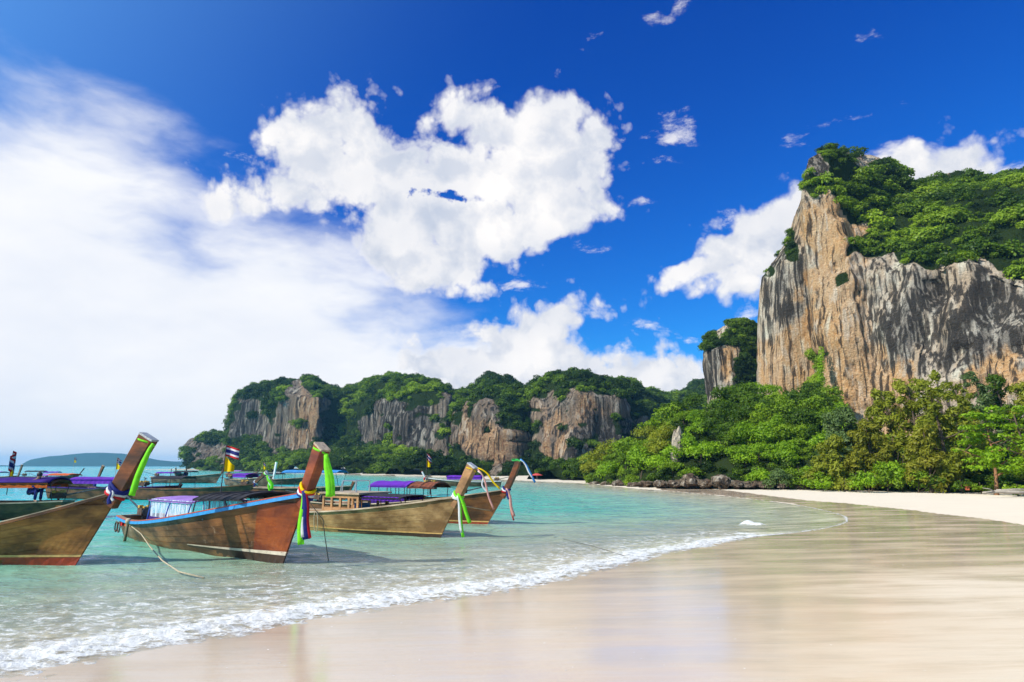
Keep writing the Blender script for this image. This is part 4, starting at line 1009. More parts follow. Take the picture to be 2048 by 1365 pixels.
# ------------------------------------------------------------------ hull geometry
class Hull:
    def __init__(s, L, B, hb, hs, stem=60, pw=2.1, stern_w=.55, stern_up=.12, keel=-.32, full=.5, stern_rake=.15):
        s.L, s.B, s.hb, s.hs, s.pw, s.sw, s.su, s.k, s.full, s.sr = L, B, hb, hs, pw, stern_w, stern_up, keel, full, stern_rake
        s.cot = 1 / math.tan(R(stem))
    def sheer(s, u): return s.hs + (s.hb - s.hs) * max(0, (u - .12) / .88) ** s.pw + s.su * (1 - u) ** 3
    def stem_x(s, z): return s.L / 2 + z * s.cot
    def hb_at(s, u):
        if u < s.full: return s.B / 2 * (s.sw + (1 - s.sw) * math.sin(math.pi / 2 * u / s.full))
        t = (u - s.full) / (1 - s.full); return s.B / 2 * max(0.0, (1 - t ** 2.3)) ** .86
    def pt(s, u, t, side, off=0.0, zabs=None):
        zs = s.sheer(u); z = s.k + t * (zs - s.k) if zabs is None else zabs
        t = (z - s.k) / (zs - s.k)
        xs = -s.L / 2 - s.sr * z; x = xs + u * (s.stem_x(z) - xs)
        e = .32 + .42 * max(0, (u - .45) / .55) ** 1.5
        y = s.hb_at(u) * max(0, t) ** e
        y = y + off if y > .02 or off < 0 else y + max(off, 0)
        return Vector((x, side * max(y, 0.012), z))
def strip(mb, H, side, u0, u1, t0, t1, off=0.0, th=.03, nu=26, nt=3, zabs=None):
    """a solid strip of hull skin; t0,t1 fractions (or zabs=(z0,z1))"""
    def P(u, k, o):
        if zabs: return H.pt(u, 0, side, o, zabs[0] + (zabs[1] - zabs[0]) * k)
        return H.pt(u, t0 + (t1 - t0) * k, side, o)
    V, F = [], []; n = nt
    for i in range(nu):
        u = u0 + (u1 - u0) * i / (nu - 1)
        V += [P(u, k / (n - 1), off) for k in range(n)] + [P(u, k / (n - 1), off - th) for k in reversed(range(n))]
    m_ = 2 * n
    for i in range(nu - 1):
        for k in range(m_):
            q = (i * m_ + k, i * m_ + (k + 1) % m_, (i + 1) * m_ + (k + 1) % m_, (i + 1) * m_ + k)
            F.append(q if side < 0 else q[::-1])
    F += [tuple(range(m_)), tuple(reversed(range((nu - 1) * m_, nu * m_)))]
    mb.add(V, F)
def rail_pts(H, side, u0, u1, n, off=0, dz=0): 
    r = []
    for i in range(n):
        p = H.pt(u0 + (u1 - u0) * i / (n - 1), 1, side, off); r.append(p + Vector((0, 0, dz)))
    return r
def rail(mb, H, side, u0, u1, w, h, off=.02, dz=.0, n=26):
    pts = rail_pts(H, side, u0, u1, n, off, dz)
    V, F = [], []
    for p in pts: V += [p + Vector((0, -w / 2, -h / 2)), p + Vector((0, w / 2, -h / 2)), p + Vector((0, w / 2, h / 2)), p + Vector((0, -w / 2, h / 2))]
    F = [(i * 4 + k, i * 4 + (k + 1) % 4, (i + 1) * 4 + (k + 1) % 4, (i + 1) * 4 + k) for i in range(n - 1) for k in range(4)] + [(0, 1, 2, 3), tuple(reversed(range(4 * n - 4, 4 * n)))]
    mb.add(V, F)
class Boat:
    def __init__(s, name, label, H, forefoot, head, hullm, group='longtail boats moored in the bay', planks=7, cat='boat', rng_=None, fake=False):
        s.H = H; s.h = head; s.fw = Vector((math.cos(head), math.sin(head), 0))
        loc = Vector((forefoot[0], forefoot[1], 0)) - s.fw * (H.L / 2)
        s.e = empty(name, loc, head, label, cat, group)
        if planks:
            for side in (-1, 1):
                for i in range(planks):
                    mb = MB(); t0, t1 = i / planks, (i + 1) / planks
                    strip(mb, H, side, 0, 1, t0 + .0050, t1, off=.012 * ((i * 7) % 3 - 1) * .35, th=.035, nu=24, nt=2)
                    mb.build('plank', hullm, s.e)
            mb = MB()   # inner skin that closes the seams
            for side in (-1, 1): strip(mb, H, side, 0, 1, 0, .97, off=-.03, th=.012, nu=24, nt=4)
            mb.build('inner_skin', W_DRK, s.e)
        else:
            mb = MB()
            for side in (-1, 1): strip(mb, H, side, 0, 1, 0, 1, off=0, th=.04, nu=16, nt=4)
            mb.build('hull', hullm, s.e)
        mb = MB()
        prof = [H.pt(0, k / 5, -1) for k in range(6)] + [H.pt(0, k / 5, 1) for k in reversed(range(6))]
        mb.add(prof + [p + Vector((.05, 0, 0)) for p in prof], [tuple(range(12)), tuple(reversed(range(12, 24)))] + [(i, i + 12, (i + 1) % 12 + 12, (i + 1) % 12) for i in range(12)])
        mb.build('transom', hullm, s.e)
    def u_px(s, px, side=-1):
        us = np.linspace(0, 1, 200); P = np.array([s.world(s.H.pt(u, 1, side)) for u in us]); x, _ = proj(P)
        return float(us[np.argmin(np.abs(x - px))])
    def part(s, mb, name, mat, smooth=False, parent=None): return mb.build(name, mat, parent or s.e, smooth)
    def gunwale(s, mat, w=.07, h=.07, off=.03, dz=0.0, name='gunwale'):
        for side in (-1, 1):
            mb = MB(); rail(mb, s.H, side, 0, .995, w, h, off, dz); s.part(mb, name, mat)
        mb = MB(); a, b = s.H.pt(0, 1, -1, off), s.H.pt(0, 1, 1, off); mb.box((a + b) / 2 + Vector((-.02, 0, dz)), (w, abs(a.y - b.y) + w, h)); s.part(mb, name, mat)
    def prow(s, P, w0, w1, th0, th1, ang=64, postm=None, capm=None, curve=.0, below=.35):
        H = s.H; a0 = R(ang); b = Vector((H.stem_x(H.hb) - w0 * .30, 0, H.hb))
        pts = []; n = 8
        for i in range(n):
            q = -below + (P + below) * i / (n - 1); aa = a0 + curve * max(0, q / P)
            pts.append(b + Vector((math.cos(a0) * q + curve * .0, 0, math.sin(a0) * q)) + Vector((-math.sin(a0), 0, math.cos(a0))) * (curve * max(0, q) ** 2))
        V, F = [], []
        for i, p in enumerate(pts):
            t = (pts[min(i + 1, n - 1)] - pts[max(0, i - 1)]).normalized(); nn = Vector((-t.z, 0, t.x)); k = max(0, (i / (n - 1) - .2) / .8)
            w = (w0 + (w1 - w0) * k) / 2; th = (th0 + (th1 - th0) * k) / 2; c = min(w, th) * .25
            V += [p + nn * w + Vector((0, -th + c, 0)), p + nn * (w - c) + Vector((0, -th, 0)), p - nn * (w - c) + Vector((0, -th, 0)), p - nn * w + Vector((0, -th + c, 0)),
                  p - nn * w + Vector((0, th - c, 0)), p - nn * (w - c) + Vector((0, th, 0)), p + nn * (w - c) + Vector((0, th, 0)), p + nn * w + Vector((0, th - c, 0))]
        F = [(i * 8 + k, i * 8 + (k + 1) % 8, (i + 1) * 8 + (k + 1) % 8, (i + 1) * 8 + k) for i in range(n - 1) for k in range(8)] + [tuple(reversed(range(8)))]
        mb = MB().add(V, F + [tuple(range(8 * n - 8, 8 * n))])
        s.post = s.part(mb, 'prow_post', postm or W_POST)
        t = (pts[-1] - pts[-2]).normalized(); nn = Vector((-t.z, 0, t.x)); Mx = Matrix((nn, Vector((0, 1, 0)), t)).transposed()
        s.part(MB().box(pts[-1] + t * .028, (w1 * .96, th1 * .96, .05), Mx), 'prow_cap', capm or CAPG)
        s.ptop = pts[-1]; s.pdir = t; s.pn = nn; s.pbase = b; s.w = (w0, w1, th0, th1)
    def world(s, p): return s.e.matrix_local_calc(p) if False else (Vector(s.e.location) + Matrix.Rotation(s.h, 3, 'Z') @ Vector(p))
    def floor(s, z=.18, u0=.03, u1=.9, m=None):
        H = s.H; V = []
        n = 14
        for i in range(n):
            u = u0 + (u1 - u0) * i / (n - 1)
            V += [H.pt(u, 0, -1, -.04, z), H.pt(u, 0, 1, -.04, z)]
        V += [v + Vector((0, 0, -.03)) for v in V]
        F = [(2 * i, 2 * i + 2, 2 * i + 3, 2 * i + 1) for i in range(n - 1)]; F += [tuple(2 * n + k for k in reversed(f)) for f in F]
        s.part(MB().add(V, F), 'deck', m or W_DRK)
    def foredeck(s, u0=.8, m=None, drop=.07):
        H = s.H; n = 8; V = []
        for i in range(n):
            u = u0 + (.985 - u0) * i / (n - 1); z = H.sheer(u) - drop
            V += [H.pt(u, 0, -1, -.03, z), H.pt(u, 0, 1, -.03, z)]
        V += [v + Vector((0, 0, -.03)) for v in V]
        F = [(2 * i, 2 * i + 2, 2 * i + 3, 2 * i + 1) for i in range(n - 1)]; F += [tuple(2 * n + k for k in reversed(f)) for f in F]
        s.part(MB().add(V, F), 'foredeck', m or W_DRK)
    def thwarts(s, us, m=None, drop=.16):
        for u in us:
            z = s.H.sheer(u) - drop; a = s.H.pt(u, 0, -1, -.02, z); s.part(MB().box((a.x, 0, z), (.24, abs(a.y) * 2, .04)), 'thwart', m or W_PALE)
    def canopy(s, u0, u1, z, wid, m, arch=.14, posts=3, postm=None, curtain=None, curt_side=(-1, 1), curt=(.0, .45), dz=0.0, ribs=0, th=.03, name='canopy', overhang=.1, frill=None, skew=0.0):
        H = s.H; x0 = H.pt(u0, 1, 1).x; x1 = H.pt(u1, 1, 1).x
        def top(a, b, t=0):
            y = (b - .5) * wid; x = x0 - overhang + (x1 - x0 + 2 * overhang) * a
            return Vector((x, y, z + dz * a + arch * (1 - (2 * b - 1) ** 2) + .018 * math.sin(a * 17) * (1 - abs(2 * b - 1)) - .04 * (abs(2 * b - 1) ** 6) - t + skew * y))
        mb = MB(); nu, nv = 12, 9
        V = [top(i / (nu - 1), j / (nv - 1)) for i in range(nu) for j in range(nv)] + [top(i / (nu - 1), j / (nv - 1), th) for i in range(nu) for j in range(nv)]
        o_ = nu * nv; F = []
        for i in range(nu - 1):
            for j in range(nv - 1):
                a = i * nv + j; F.append((a, a + nv, a + nv + 1, a + 1)); F.append(tuple(o_ + k for k in (a + 1, a + nv + 1, a + nv, a)))
        for i in range(nu - 1):
            for j in (0, nv - 1): a = i * nv + j; F.append((a, a + nv, a + nv + o_, a + o_))
        for j in range(nv - 1):
            for i in (0, nu - 1): a = i * nv + j; F.append((a, a + 1, a + 1 + o_, a + o_))
        c = s.part(mb.add(V, F), name, m, True)
        for i in range(posts):
            a = i / max(1, posts - 1); x = x0 + (x1 - x0) * a
            for side in (-1, 1):
                u = u0 + (u1 - u0) * a; g = H.pt(u, 1, side, -.14); yy = side * wid * .46
                s.part(MB().tube([(x, g.y, g.z - .10), (x, (g.y + yy) / 2, (g.z + z) / 2), (x, yy, z + dz * a - .02)], .018, 6), 'post', postm or DPOST)
        for i in range(ribs):
            a = i / max(1, ribs - 1)
            s.part(MB().tube([top(a, b / 6, -.01 if True else 0) for b in range(7)], .014, 5), 'rib', postm or DPOST)
        if curtain is not None:
            for side in curt_side:
                def cf(a, b):
                    x = x0 + (x1 - x0) * a; zt = z + dz * a - curt[0]
                    return Vector((x, side * (wid * .47 + .012 * math.sin(a * 60 + b * 3)), zt - (curt[1] - curt[0]) * b))
                mb = MB(); nu2 = 40
                V = [cf(i / (nu2 - 1), j / 3) for i in range(nu2) for j in range(4)]; V2 = [v + Vector((0, -side * .006, 0)) for v in V]
                F = [(i * 4 + j, (i + 1) * 4 + j, (i + 1) * 4 + j + 1, i * 4 + j + 1) for i in range(nu2 - 1) for j in range(3)]
                F2 = [tuple(len(V) + k for k in reversed(f)) for f in F]
                s.part(mb.add(V + V2, F + F2), 'curtain', curtain)
        return c
    def engine(s, u=.08, mat=None, dz=.25, tail=2.6, k=1.0, tailang=12, tiller=True):
        H = s.H; p = H.pt(u, 1, 1); x, z = p.x, H.sheer(u) + dz * .4; mat = mat or RUST
        e = s.part(MB().box((x, 0, z + .16 * k), (.55 * k, .34 * k, .30 * k)), 'engine', mat)
        MBp = [(x + .18 * k, .12 * k, z + .36 * k, .16 * k, .12 * k, .14 * k), (x - .12 * k, -.1 * k, z + .37 * k, .2 * k, .16 * k, .12 * k), (x, 0, z + .34 * k, .42 * k, .12 * k, .08 * k)]
        for (a, b, c, dx, dy, dz2) in MBp: s.part(MB().box((a, b, c), (dx, dy, dz2)), 'cylinder_head', ENGY if mat is not STEEL else STEEL, parent=e)
        s.part(MB().tube([(x + .3 * k, 0, z + .16 * k), (x + .36 * k, 0, z + .16 * k)], .17 * k, 12), 'flywheel', STEEL, parent=e)
        s.part(MB().tube([(x + .1, .15 * k, z + .42 * k), (x + .1, .15 * k, z + .62 * k), (x - .1, .16 * k, z + .68 * k)], .03 * k, 6), 'exhaust_pipe', STEEL, parent=e)
        s.part(MB().tube([(x, 0, z + .02), (x, 0, z - .30)], .05, 8), 'engine_mount', STEEL, parent=e)
        ta = R(tailang); s.part(MB().tube([(x - .2, 0, z + .14), (x - .2 - tail * math.cos(ta), 0, z + .14 + tail * math.sin(ta))], [.04, .02], 6), 'tail_shaft', STEEL, parent=e)
        if tiller: s.part(MB().tube([(x + .2, 0, z + .25), (x + 1.2 * k, .05, z + .40)], .018, 6), 'tiller', STEEL, parent=e)
def arc(p, q, sag, n=12): return [Vector(p).lerp(Vector(q), i / (n - 1)) - Vector((0, 0, sag * 4 * (i / (n - 1)) * (1 - i / (n - 1)))) for i in range(n)]
def wrap(b, where, rad, mats, label, tails=(), group='sashes tied round the prows', name='sash', cat='sash', tw=.075):
    """cloth turns round the prow post at distance `where` along it + hanging tails; top-level thing"""
    c = b.pbase + b.pdir * where; p0 = b.world(c)
    e = empty(name, p0, b.h, label, cat, group)
    for i, m_ in enumerate(mats):
        off = b.pdir * (i - (len(mats) - 1) / 2) * tw * .85
        pts = []
        for k in range(13):
            th = 2 * math.pi * k / 12; q = b.pn * math.cos(th) * rad[0] + Vector((0, 1, 0)) * math.sin(th) * rad[1]
            pts.append(off + q + b.pdir * (.03 * math.sin(th * 2 + i)))
        MB().tube(pts, tw * .55, 6, False).build('wrap', m_, e, True)
    MB().box((0, 0, 0), (.001, .001, .001)) if False else None
    Ri = Matrix.Rotation(-b.h, 3, 'Z')
    front = (-b.pn * rad[0] * 1.6) if name == 'ribbon' else Vector((0, 0, 0))
    for (m_, L, w, ddx, ddy, wave) in tails:
        st = Vector((ddx * .5, ddy * .5 - rad[1] * 0, 0)) + Ri @ Vector((0, -rad[1] * 1.2, 0))
        n = 12; pts = []
        for k in range(n):
            t = k / (n - 1)
            off = Ri @ Vector((ddx * (t ** .7) + wave * math.sin(t * 7) * .5, ddy * t - .03, -L * t + abs(ddx) * .25 * (1 - t)))
            pts.append(front + Ri @ Vector((0, -rad[1] * 1.1, 0)) + off)
        MB().ribbon(pts, [w * (.6 + .4 * min(1, 3 * k / n)) for k in range(n)], Ri @ Vector((1, .25, 0)), .004).build('tail', m_, e, True)
    return e
def flag_pole(p, h, lab, fw=.42, fh=.28, name='flagpole', yell=True, dirx=1.0, fold=1.0, lean=0.0, ys=1.0):
    e = empty(name, p, 0, lab, 'flagpole', 'flagpoles on the boats')
    MB().tube([(0, 0, 0), (lean * .5, 0, h * .5), (lean, 0, h)], [.018, .015, .012], 6).build('pole', DPOST if h < 2.2 else W_PALE, e)
    z = h - fh; k = fh / 6
    bands = [(0, 1, REDC), (1, 2, WHITE), (2, 4, NAVY), (4, 5, WHITE), (5, 6, REDC)]
    for (a, b_, m_) in bands:
        n = 9; V = []
        for i in range(n):
            t = i / (n - 1); x = lean + dirx * (fw * t * fold); y = .05 * math.sin(t * 6.0) + (1 - fold) * .25 * math.sin(t * 9)
            dz = -.10 * t * fh / .28 - (1 - fold) * .35 * t
            V += [(x, y, z + a * k + dz), (x, y, z + b_ * k + dz)]
        V += [(v[0], v[1] + .006, v[2]) for v in V]
        F = [(2 * i, 2 * i + 2, 2 * i + 3, 2 * i + 1) for i in range(n - 1)]; F += [tuple(2 * n + q for q in reversed(f)) for f in F]
        MB().add(V, F).build('flag_stripe', m_, e, True)
    if yell:
        w = fw * .55 * ys; hh = fh * 1.25 * ys; z1 = z - .02; n = 7; V = []
        for i in range(n):
            t = i / (n - 1); x = lean + dirx * w * t; y = .04 * math.sin(t * 7)
            V += [(x, y, z1 - hh * .55 * t - hh * (.9 - .55 * t)), (x, y, z1 - hh * .55 * t)]
        V += [(v[0], v[1] + .006, v[2]) for v in V]
        F = [(2 * i, 2 * i + 2, 2 * i + 3, 2 * i + 1) for i in range(n - 1)]; F += [tuple(2 * n + q for q in reversed(f)) for f in F]
        MB().add(V, F).build('pennant', YELL, e, True)
    return e

# ------------------------------------------------------------------ the four near boats
def head_of(p, q): return math.atan2(q[1] - p[1], q[0] - p[0])
# boat at the left edge
f1 = gp(151, 1131); h1 = R(-9)
H1 = Hull(10.5, 2.1, 1.76, .30, 60, 2.9, stern_up=.1, full=.42)
b1 = Boat('longtail_boat', 'large brown wooden longtail boat cut by the left picture edge, red bottom paint', H1, f1, h1, W_BRN)
b1.gunwale(W_DRK, .08, .06, .03); b1.gunwale(W_PALE, .05, .025, .05, .045, 'rail_cap')
b1.prow(1.50, .40, .44, .22, .27, 62, W_POST, CAPG); b1.floor(.3); b1.foredeck(.8)
b1.thwarts([.3, .42, .55, .68])
for side in (-1, 1):
    mb = MB(); strip(mb, H1, side, .3, 1, 0, 0, .014, .03, 22, 2, (-.2, .20)); b1.part(mb, 'bottom_paint', P_REDB)
    mb = MB(); strip(mb, H1, side, .3, 1, 0, 0, .020, .03, 22, 2, (.20, .255)); b1.part(mb, 'waterline_stripe', P_YEL)
    mb = MB(); strip(mb, H1, side, .90, 1, 0, 0, .022, .03, 8, 4, (.26, 1.45)); b1.part(mb, 'bow_board', W_BRN)
# blue trimmed boat
f2 = gp(566, 1129); s2 = gp(262, 1064); h2 = R(-42)
H2 = Hull(10.2, 2.15, 1.74, .55, 61, 1.55, stern_w=.62, stern_up=.10, full=.45)
b2 = Boat('longtail_boat', 'red brown wooden longtail boat with a bright blue gunwale stripe', H2, f2, h2, W_RED)
b2.gunwale(P_BLUE, .07, .085, .045, -.03); b2.gunwale(W_CAB, .12, .03, .0, .035, 'rail_cap'); b2.gunwale(P_RED, .05, .02, .05, .03, 'red_trim')
b2.prow(1.24, .34, .42, .22, .27, 61, W_BOW, CAPB); b2.floor(.25, m=W_CAB); b2.foredeck(.80, W_CAB)
b2.thwarts([.10, .28, .42, .55, .68], P_TEAL)
for side in (-1, 1):
    mb = MB(); strip(mb, H2, side, .885, 1, 0, 0, .022, .03, 8, 4, (.28, 1.5)); b2.part(mb, 'bow_board', W_BOW)
    mb = MB()
    V = []; n = 18
    for i in range(n):
        u = .60 + .40 * i / (n - 1); z0, z1 = .235 - .02, .235 + .075 * (i / (n - 1))
        V += [H2.pt(u, 0, side, .024, z0), H2.pt(u, 0, side, .024, z1)]
    F = [(2 * i, 2 * i + 2, 2 * i + 3, 2 * i + 1) for i in range(n - 1)]
    if side > 0: F = [f[::-1] for f in F]
    V2 = [v - Vector((0, side * .02, 0)) for v in V]
    b2.part(mb.add(V + V2, F + [tuple(2 * n + k for k in reversed(f)) for f in F]), 'waterline_stripe', P_CREAM)
    mb = MB(); strip(mb, H2, side, .60, 1, 0, 0, .016, .03, 16, 2, (-.2, .215)); b2.part(mb, 'bottom_paint', P_DKBOT)
U = b2.u_px; ua, ub = U(282), U(362)
b2.canopy(ua, ub, 1.38, 1.70, LILAC, .05, 3, BPOST, PLASTIC, curt=(.0, .62), dz=.03)
for side in (-1, 1):
    u0, u1 = ua, ub; a = H2.pt(u0, 1, side); c = H2.pt(u1, 1, side)
    b2.part(MB().box(((a.x + c.x) / 2, side * .82, .80), (c.x - a.x, .04, .10)), 'curtain_band', PURP_D)
    b2.part(MB().box(((a.x + c.x) / 2, side * .83, .69), (c.x - a.x, .035, .05)), 'curtain_rail', P_TEAL)
    b2.part(MB().box(((a.x + c.x) / 2, side * .81, .58), (c.x - a.x, .03, .16)), 'side_board', PURPLE)
b2.canopy(U(372), U(492), 1.50, 1.7, BLACKC, .13, 4, DPOST, PLASTIC, curt=(.03, .40), dz=.10, ribs=7, curt_side=(1,))
b2.engine(.03, RUST, .1, 2.2, .8, 15)
for k in range(7): b2.part(MB().box((H2.pt(.07 + .037 * k, 1, 1).x, -.72, .50), (.16, .14, .20)), 'life_jacket', ORANGE if k % 2 else REDC)
b2.part(MB().box((H2.pt(.47, 1, 1).x, -.55, .78), (.35, .3, .22)), 'cushion', ORANGE)
# wooden cabin boat
f3 = gp(881, 1076); h3 = R(-32)
H3 = Hull(8.6, 1.75, 1.36, .62, 60, 1.9, stern_w=.6, stern_up=.0, full=.45)
b3 = Boat('longtail_boat', 'weathered golden wooden longtail boat with a small timber cabin', H3, f3, h3, W_GLD)
b3.gunwale(W_PALE, .11, .05, .02, .02); b3.prow(1.18, .30, .36, .19, .23, 60, W_CAB, CAPG); b3.floor(.3); b3.foredeck(.84, W_GLD); b3.thwarts([.5, .6, .7], W_CAB)
for side in (-1, 1):
    mb = MB(); strip(mb, H3, side, .5, 1, 0, 0, .016, .03, 14, 2, (-.2, .12)); b3.part(mb, 'bottom_paint', P_DKBOT)
    mb = MB(); strip(mb, H3, side, .3, 1, 0, 0, .020, .03, 18, 2, (.12, .16)); b3.part(mb, 'waterline_stripe', P_YEL)
    mb = MB(); strip(mb, H3, side, .90, 1, 0, 0, .020, .03, 8, 4, (.17, 1.22)); b3.part(mb, 'bow_board', W_GLD)
def xh(H, u): return H.pt(u, 1, 1).x
x0, x1 = xh(H3, b3.u_px(640)), xh(H3, b3.u_px(712)); yw = .74; zb, zt = .66, 1.38
cab = b3.part(MB().box(((x0 + x1) / 2, 0, zt + .03), (x1 - x0 + .30, 2 * yw + .24, .06)), 'cabin_roof', W_PALE)
for side in (-1, 1):
    b3.part(MB().box(((x0 + x1) / 2, side * yw, zb + .10), (x1 - x0, .05, .28)), 'cabin_panel', W_CAB)
    b3.part(MB().box(((x0 + x1) / 2, side * yw, zt - .07), (x1 - x0 + .04, .06, .14)), 'cabin_beam', W_CAB)
    for k in range(5):
        b3.part(MB().box((x0 + (x1 - x0) * k / 4, side * (yw + .003), (zb + zt) / 2 + .05), (.10, .056, .64)), 'cabin_post', W_CAB)
b3.part(MB().box((x1, 0, zt - .10), (.05, 2 * yw, .2)), 'cabin_beam', W_DRK)
for (dx, dy) in ((.25, -.35), (.25, .35), (.95, -.35), (.95, .35)):
    b3.part(MB().tube([(x1 - dx - .3, dy, zt + .05), (x1 - dx - .28, dy, zt + .48)], .02, 6), 'rail_post', STAINL)
for dy in (-.35, .35): b3.part(MB().tube([(x1 - .5, dy, zt + .06), (x1 - .55, dy, zt + .47), (x1 - 1.25, dy, zt + .46), (x1 - 1.35, dy, zt + .06)], .018, 6), 'roof_rail', STAINL)
for dx in (.55, 1.22): b3.part(MB().tube([(x1 - dx, -.36, zt + .47), (x1 - dx, .36, zt + .47)], .018, 6), 'roof_rail', STAINL)
b3.canopy(b3.u_px(718), b3.u_px(800), 1.33, 1.5, BLACKC, .06, 3, W_DRK, PURPLE, curt=(.0, .13), dz=.0, ribs=0)
b3.engine(.02, RUST, .2, 2.0, .9, 10)
b3.part(MB().box((xh(H3, .52), .2, .85), (.30, .5, .35)), 'seat_back', P_BLUE)
# fourth boat behind it
f4 = gp(975, 1049); h4 = R(-27)
H4 = Hull(9.6, 1.8, 1.42, .58, 56, 1.9, stern_w=.6, full=.42)
b4 = Boat('longtail_boat', 'dark wooden longtail boat with a purple canopy, behind the cabin boat', H4, f4, h4, W_DRK)
b4.gunwale(W_PALE, .08, .04, .02, .02); b4.prow(1.30, .26, .24, .15, .17, 57, W_POST, GREENC, curve=.10); b4.floor(.3); b4.foredeck(.85); b4.thwarts([.4, .6], W_CAB)
for side in (-1, 1):
    mb = MB(); strip(mb, H4, side, .3, 1, 0, 0, .020, .03, 18, 2, (.08, .13)); b4.part(mb, 'waterline_stripe', P_YEL)
    mb = MB(); strip(mb, H4, side, .3, 1, 0, 0, .014, .03, 18, 2, (-.2, .08)); b4.part(mb, 'bottom_paint', P_REDB)
b4.canopy(b4.u_px(735), b4.u_px(805), 1.52, 1.6, PURPLE, .20, 5, DPOST, PURP_D, curt=(.42, .85), dz=.0, ribs=0)
b4.canopy(b4.u_px(815), b4.u_px(858), 1.50, 1.5, BROWNC, .20, 2, DPOST, None, dz=.0, ribs=3, name='awning')
b4.engine(.02, RUST, .2, 2.0, .8, 8)

# sashes and ribbons
wrap(b1, .02, (.24, .17), [REDC, WHITE, NAVY, NAVY], 'red white and blue sash knotted round the neck of the left edge boat', [(WHITE, .22, .06, .05, 0, .05), (NAVY, .30, .10, -.03, 0, .03)])
wrap(b1, 1.42, (.235, .155), [LIME], 'long lime green ribbon blowing from the top of the left edge prow', [(LIME, 1.15, .14, -.40, 0, .02), (LIME, 1.00, .09, -.34, .02, .03)], 'ribbons tied at the prow tops', 'ribbon', 'ribbon', .045)
wrap(b2, .05, (.22, .16), [NAVY, WHITE, REDC, YELL], 'striped red white navy and yellow sash hanging from the blue trimmed boat', [(LIME, 1.22, .15, .0, .0, .04), (WHITE, 1.05, .12, .06, -.01, .03), (NAVY, 1.10, .18, .13, 0, .03), (REDC, 1.08, .10, .19, .01, .04)])
wrap(b2, 1.20, (.23, .155), [LIME], 'lime green ribbon hanging from the top of the blue trimmed prow', [(LIME, .92, .15, .14, 0, -.04), (LIME, .90, .14, .20, .02, -.03), (LIME, .84, .10, .10, .01, .02)], 'ribbons tied at the prow tops', 'ribbon', 'ribbon', .05)
wrap(b3, .02, (.19, .14), [WHITE, WHITE, LIME], 'white and green sash on the cabin boat trailing to the water', [(WHITE, 1.15, .12, .16, 0, .03), (LIME, .85, .12, .42, 0, .02), (LIME, 1.30, .10, .20, 0, .03)])
wrap(b3, 1.10, (.20, .13), [YELL], 'yellow white and pink streamers blowing from the cabin boat prow', [(YELL, .50, .06, .72, 0, .06), (WHITE, .62, .05, .30, 0, .14), (PINK, 1.15, .06, .52, 0, .06)], 'ribbons tied at the prow tops', 'ribbon', 'ribbon', .035)
wrap(b4, -.02, (.17, .12), [REDC, WHITE, NAVY], 'red white and navy sash with a pink tail on the dark boat', [(NAVY, .35, .12, .12, 0, .02), (PINK, 1.05, .12, .32, 0, .06), (REDC, 1.20, .06, .30, 0, .05)])
wrap(b4, 1.26, (.15, .105), [GREENC], 'green and white ribbon with a blue end on the dark boat prow', [(WHITE, .62, .09, .50, 0, .04), (BLUEC, .80, .09, .60, 0, .02)], 'ribbons tied at the prow tops', 'ribbon', 'ribbon', .04)
# flags
flag_pole(at(441, 988, b2.world(H2.pt(.6, 1, 1)).y - .1), 1.45, 'flagpole with a striped national flag above a yellow pennant on the black canopy', .42, .32, ys=1.25, lean=.05)
flag_pole(at(852, 978, b4.world(H4.pt(.6, 1, 1)).y), 1.62, 'tall pale flagpole with a small flag standing on the purple canopy', -.0 + .30, .28, fold=.7, ys=1.1)
# ropes
def rope(pts, r, m_, lab, name='mooring_rope'): return tag(MB().tube(pts, r, 6).build(name, m_, None, True), lab, 'rope', 'ropes of the boats')
ra = b2.world(H2.pt(.02, 1, -1)) + Vector((0, -.02, 0)); re_ = Vector(gp(408, 1156, .02))
rope([ra, Vector(gp(282, 1068, .36)), Vector(gp(300, 1094, .22)), Vector(gp(325, 1122, .12)), Vector(gp(358, 1144, .06)), re_], [.014] * 3 + [.016, .016, .018], ROPE, 'pale anchor rope curving from the stern of the blue trimmed boat into the water')
rb = b2.world(b2.pbase) + Vector((.08, -.2, -.1)); rope([rb, Vector(at(646, 1040, rb.y)), Vector(at(650, 1075, rb.y)), Vector(gp(657, 1122, 0))], .010, ROPED, 'thin dark rope hanging from the prow of the blue trimmed boat')
rc = b3.world(H3.pt(.93, 1, -1)); rd = b4.world(H4.pt(.985, 0, -1, 0, .55)); rope(arc(rc, rd, .02, 8), .012, ROPE, 'pale rope from the cabin boat across the dark hull')
rope([Vector(gp(1125, 1078, .01)), Vector(gp(1190, 1094, .03)), Vector(gp(1268, 1118, .02))], .006, ROPED, 'mooring rope lying in the shallows off the beach')
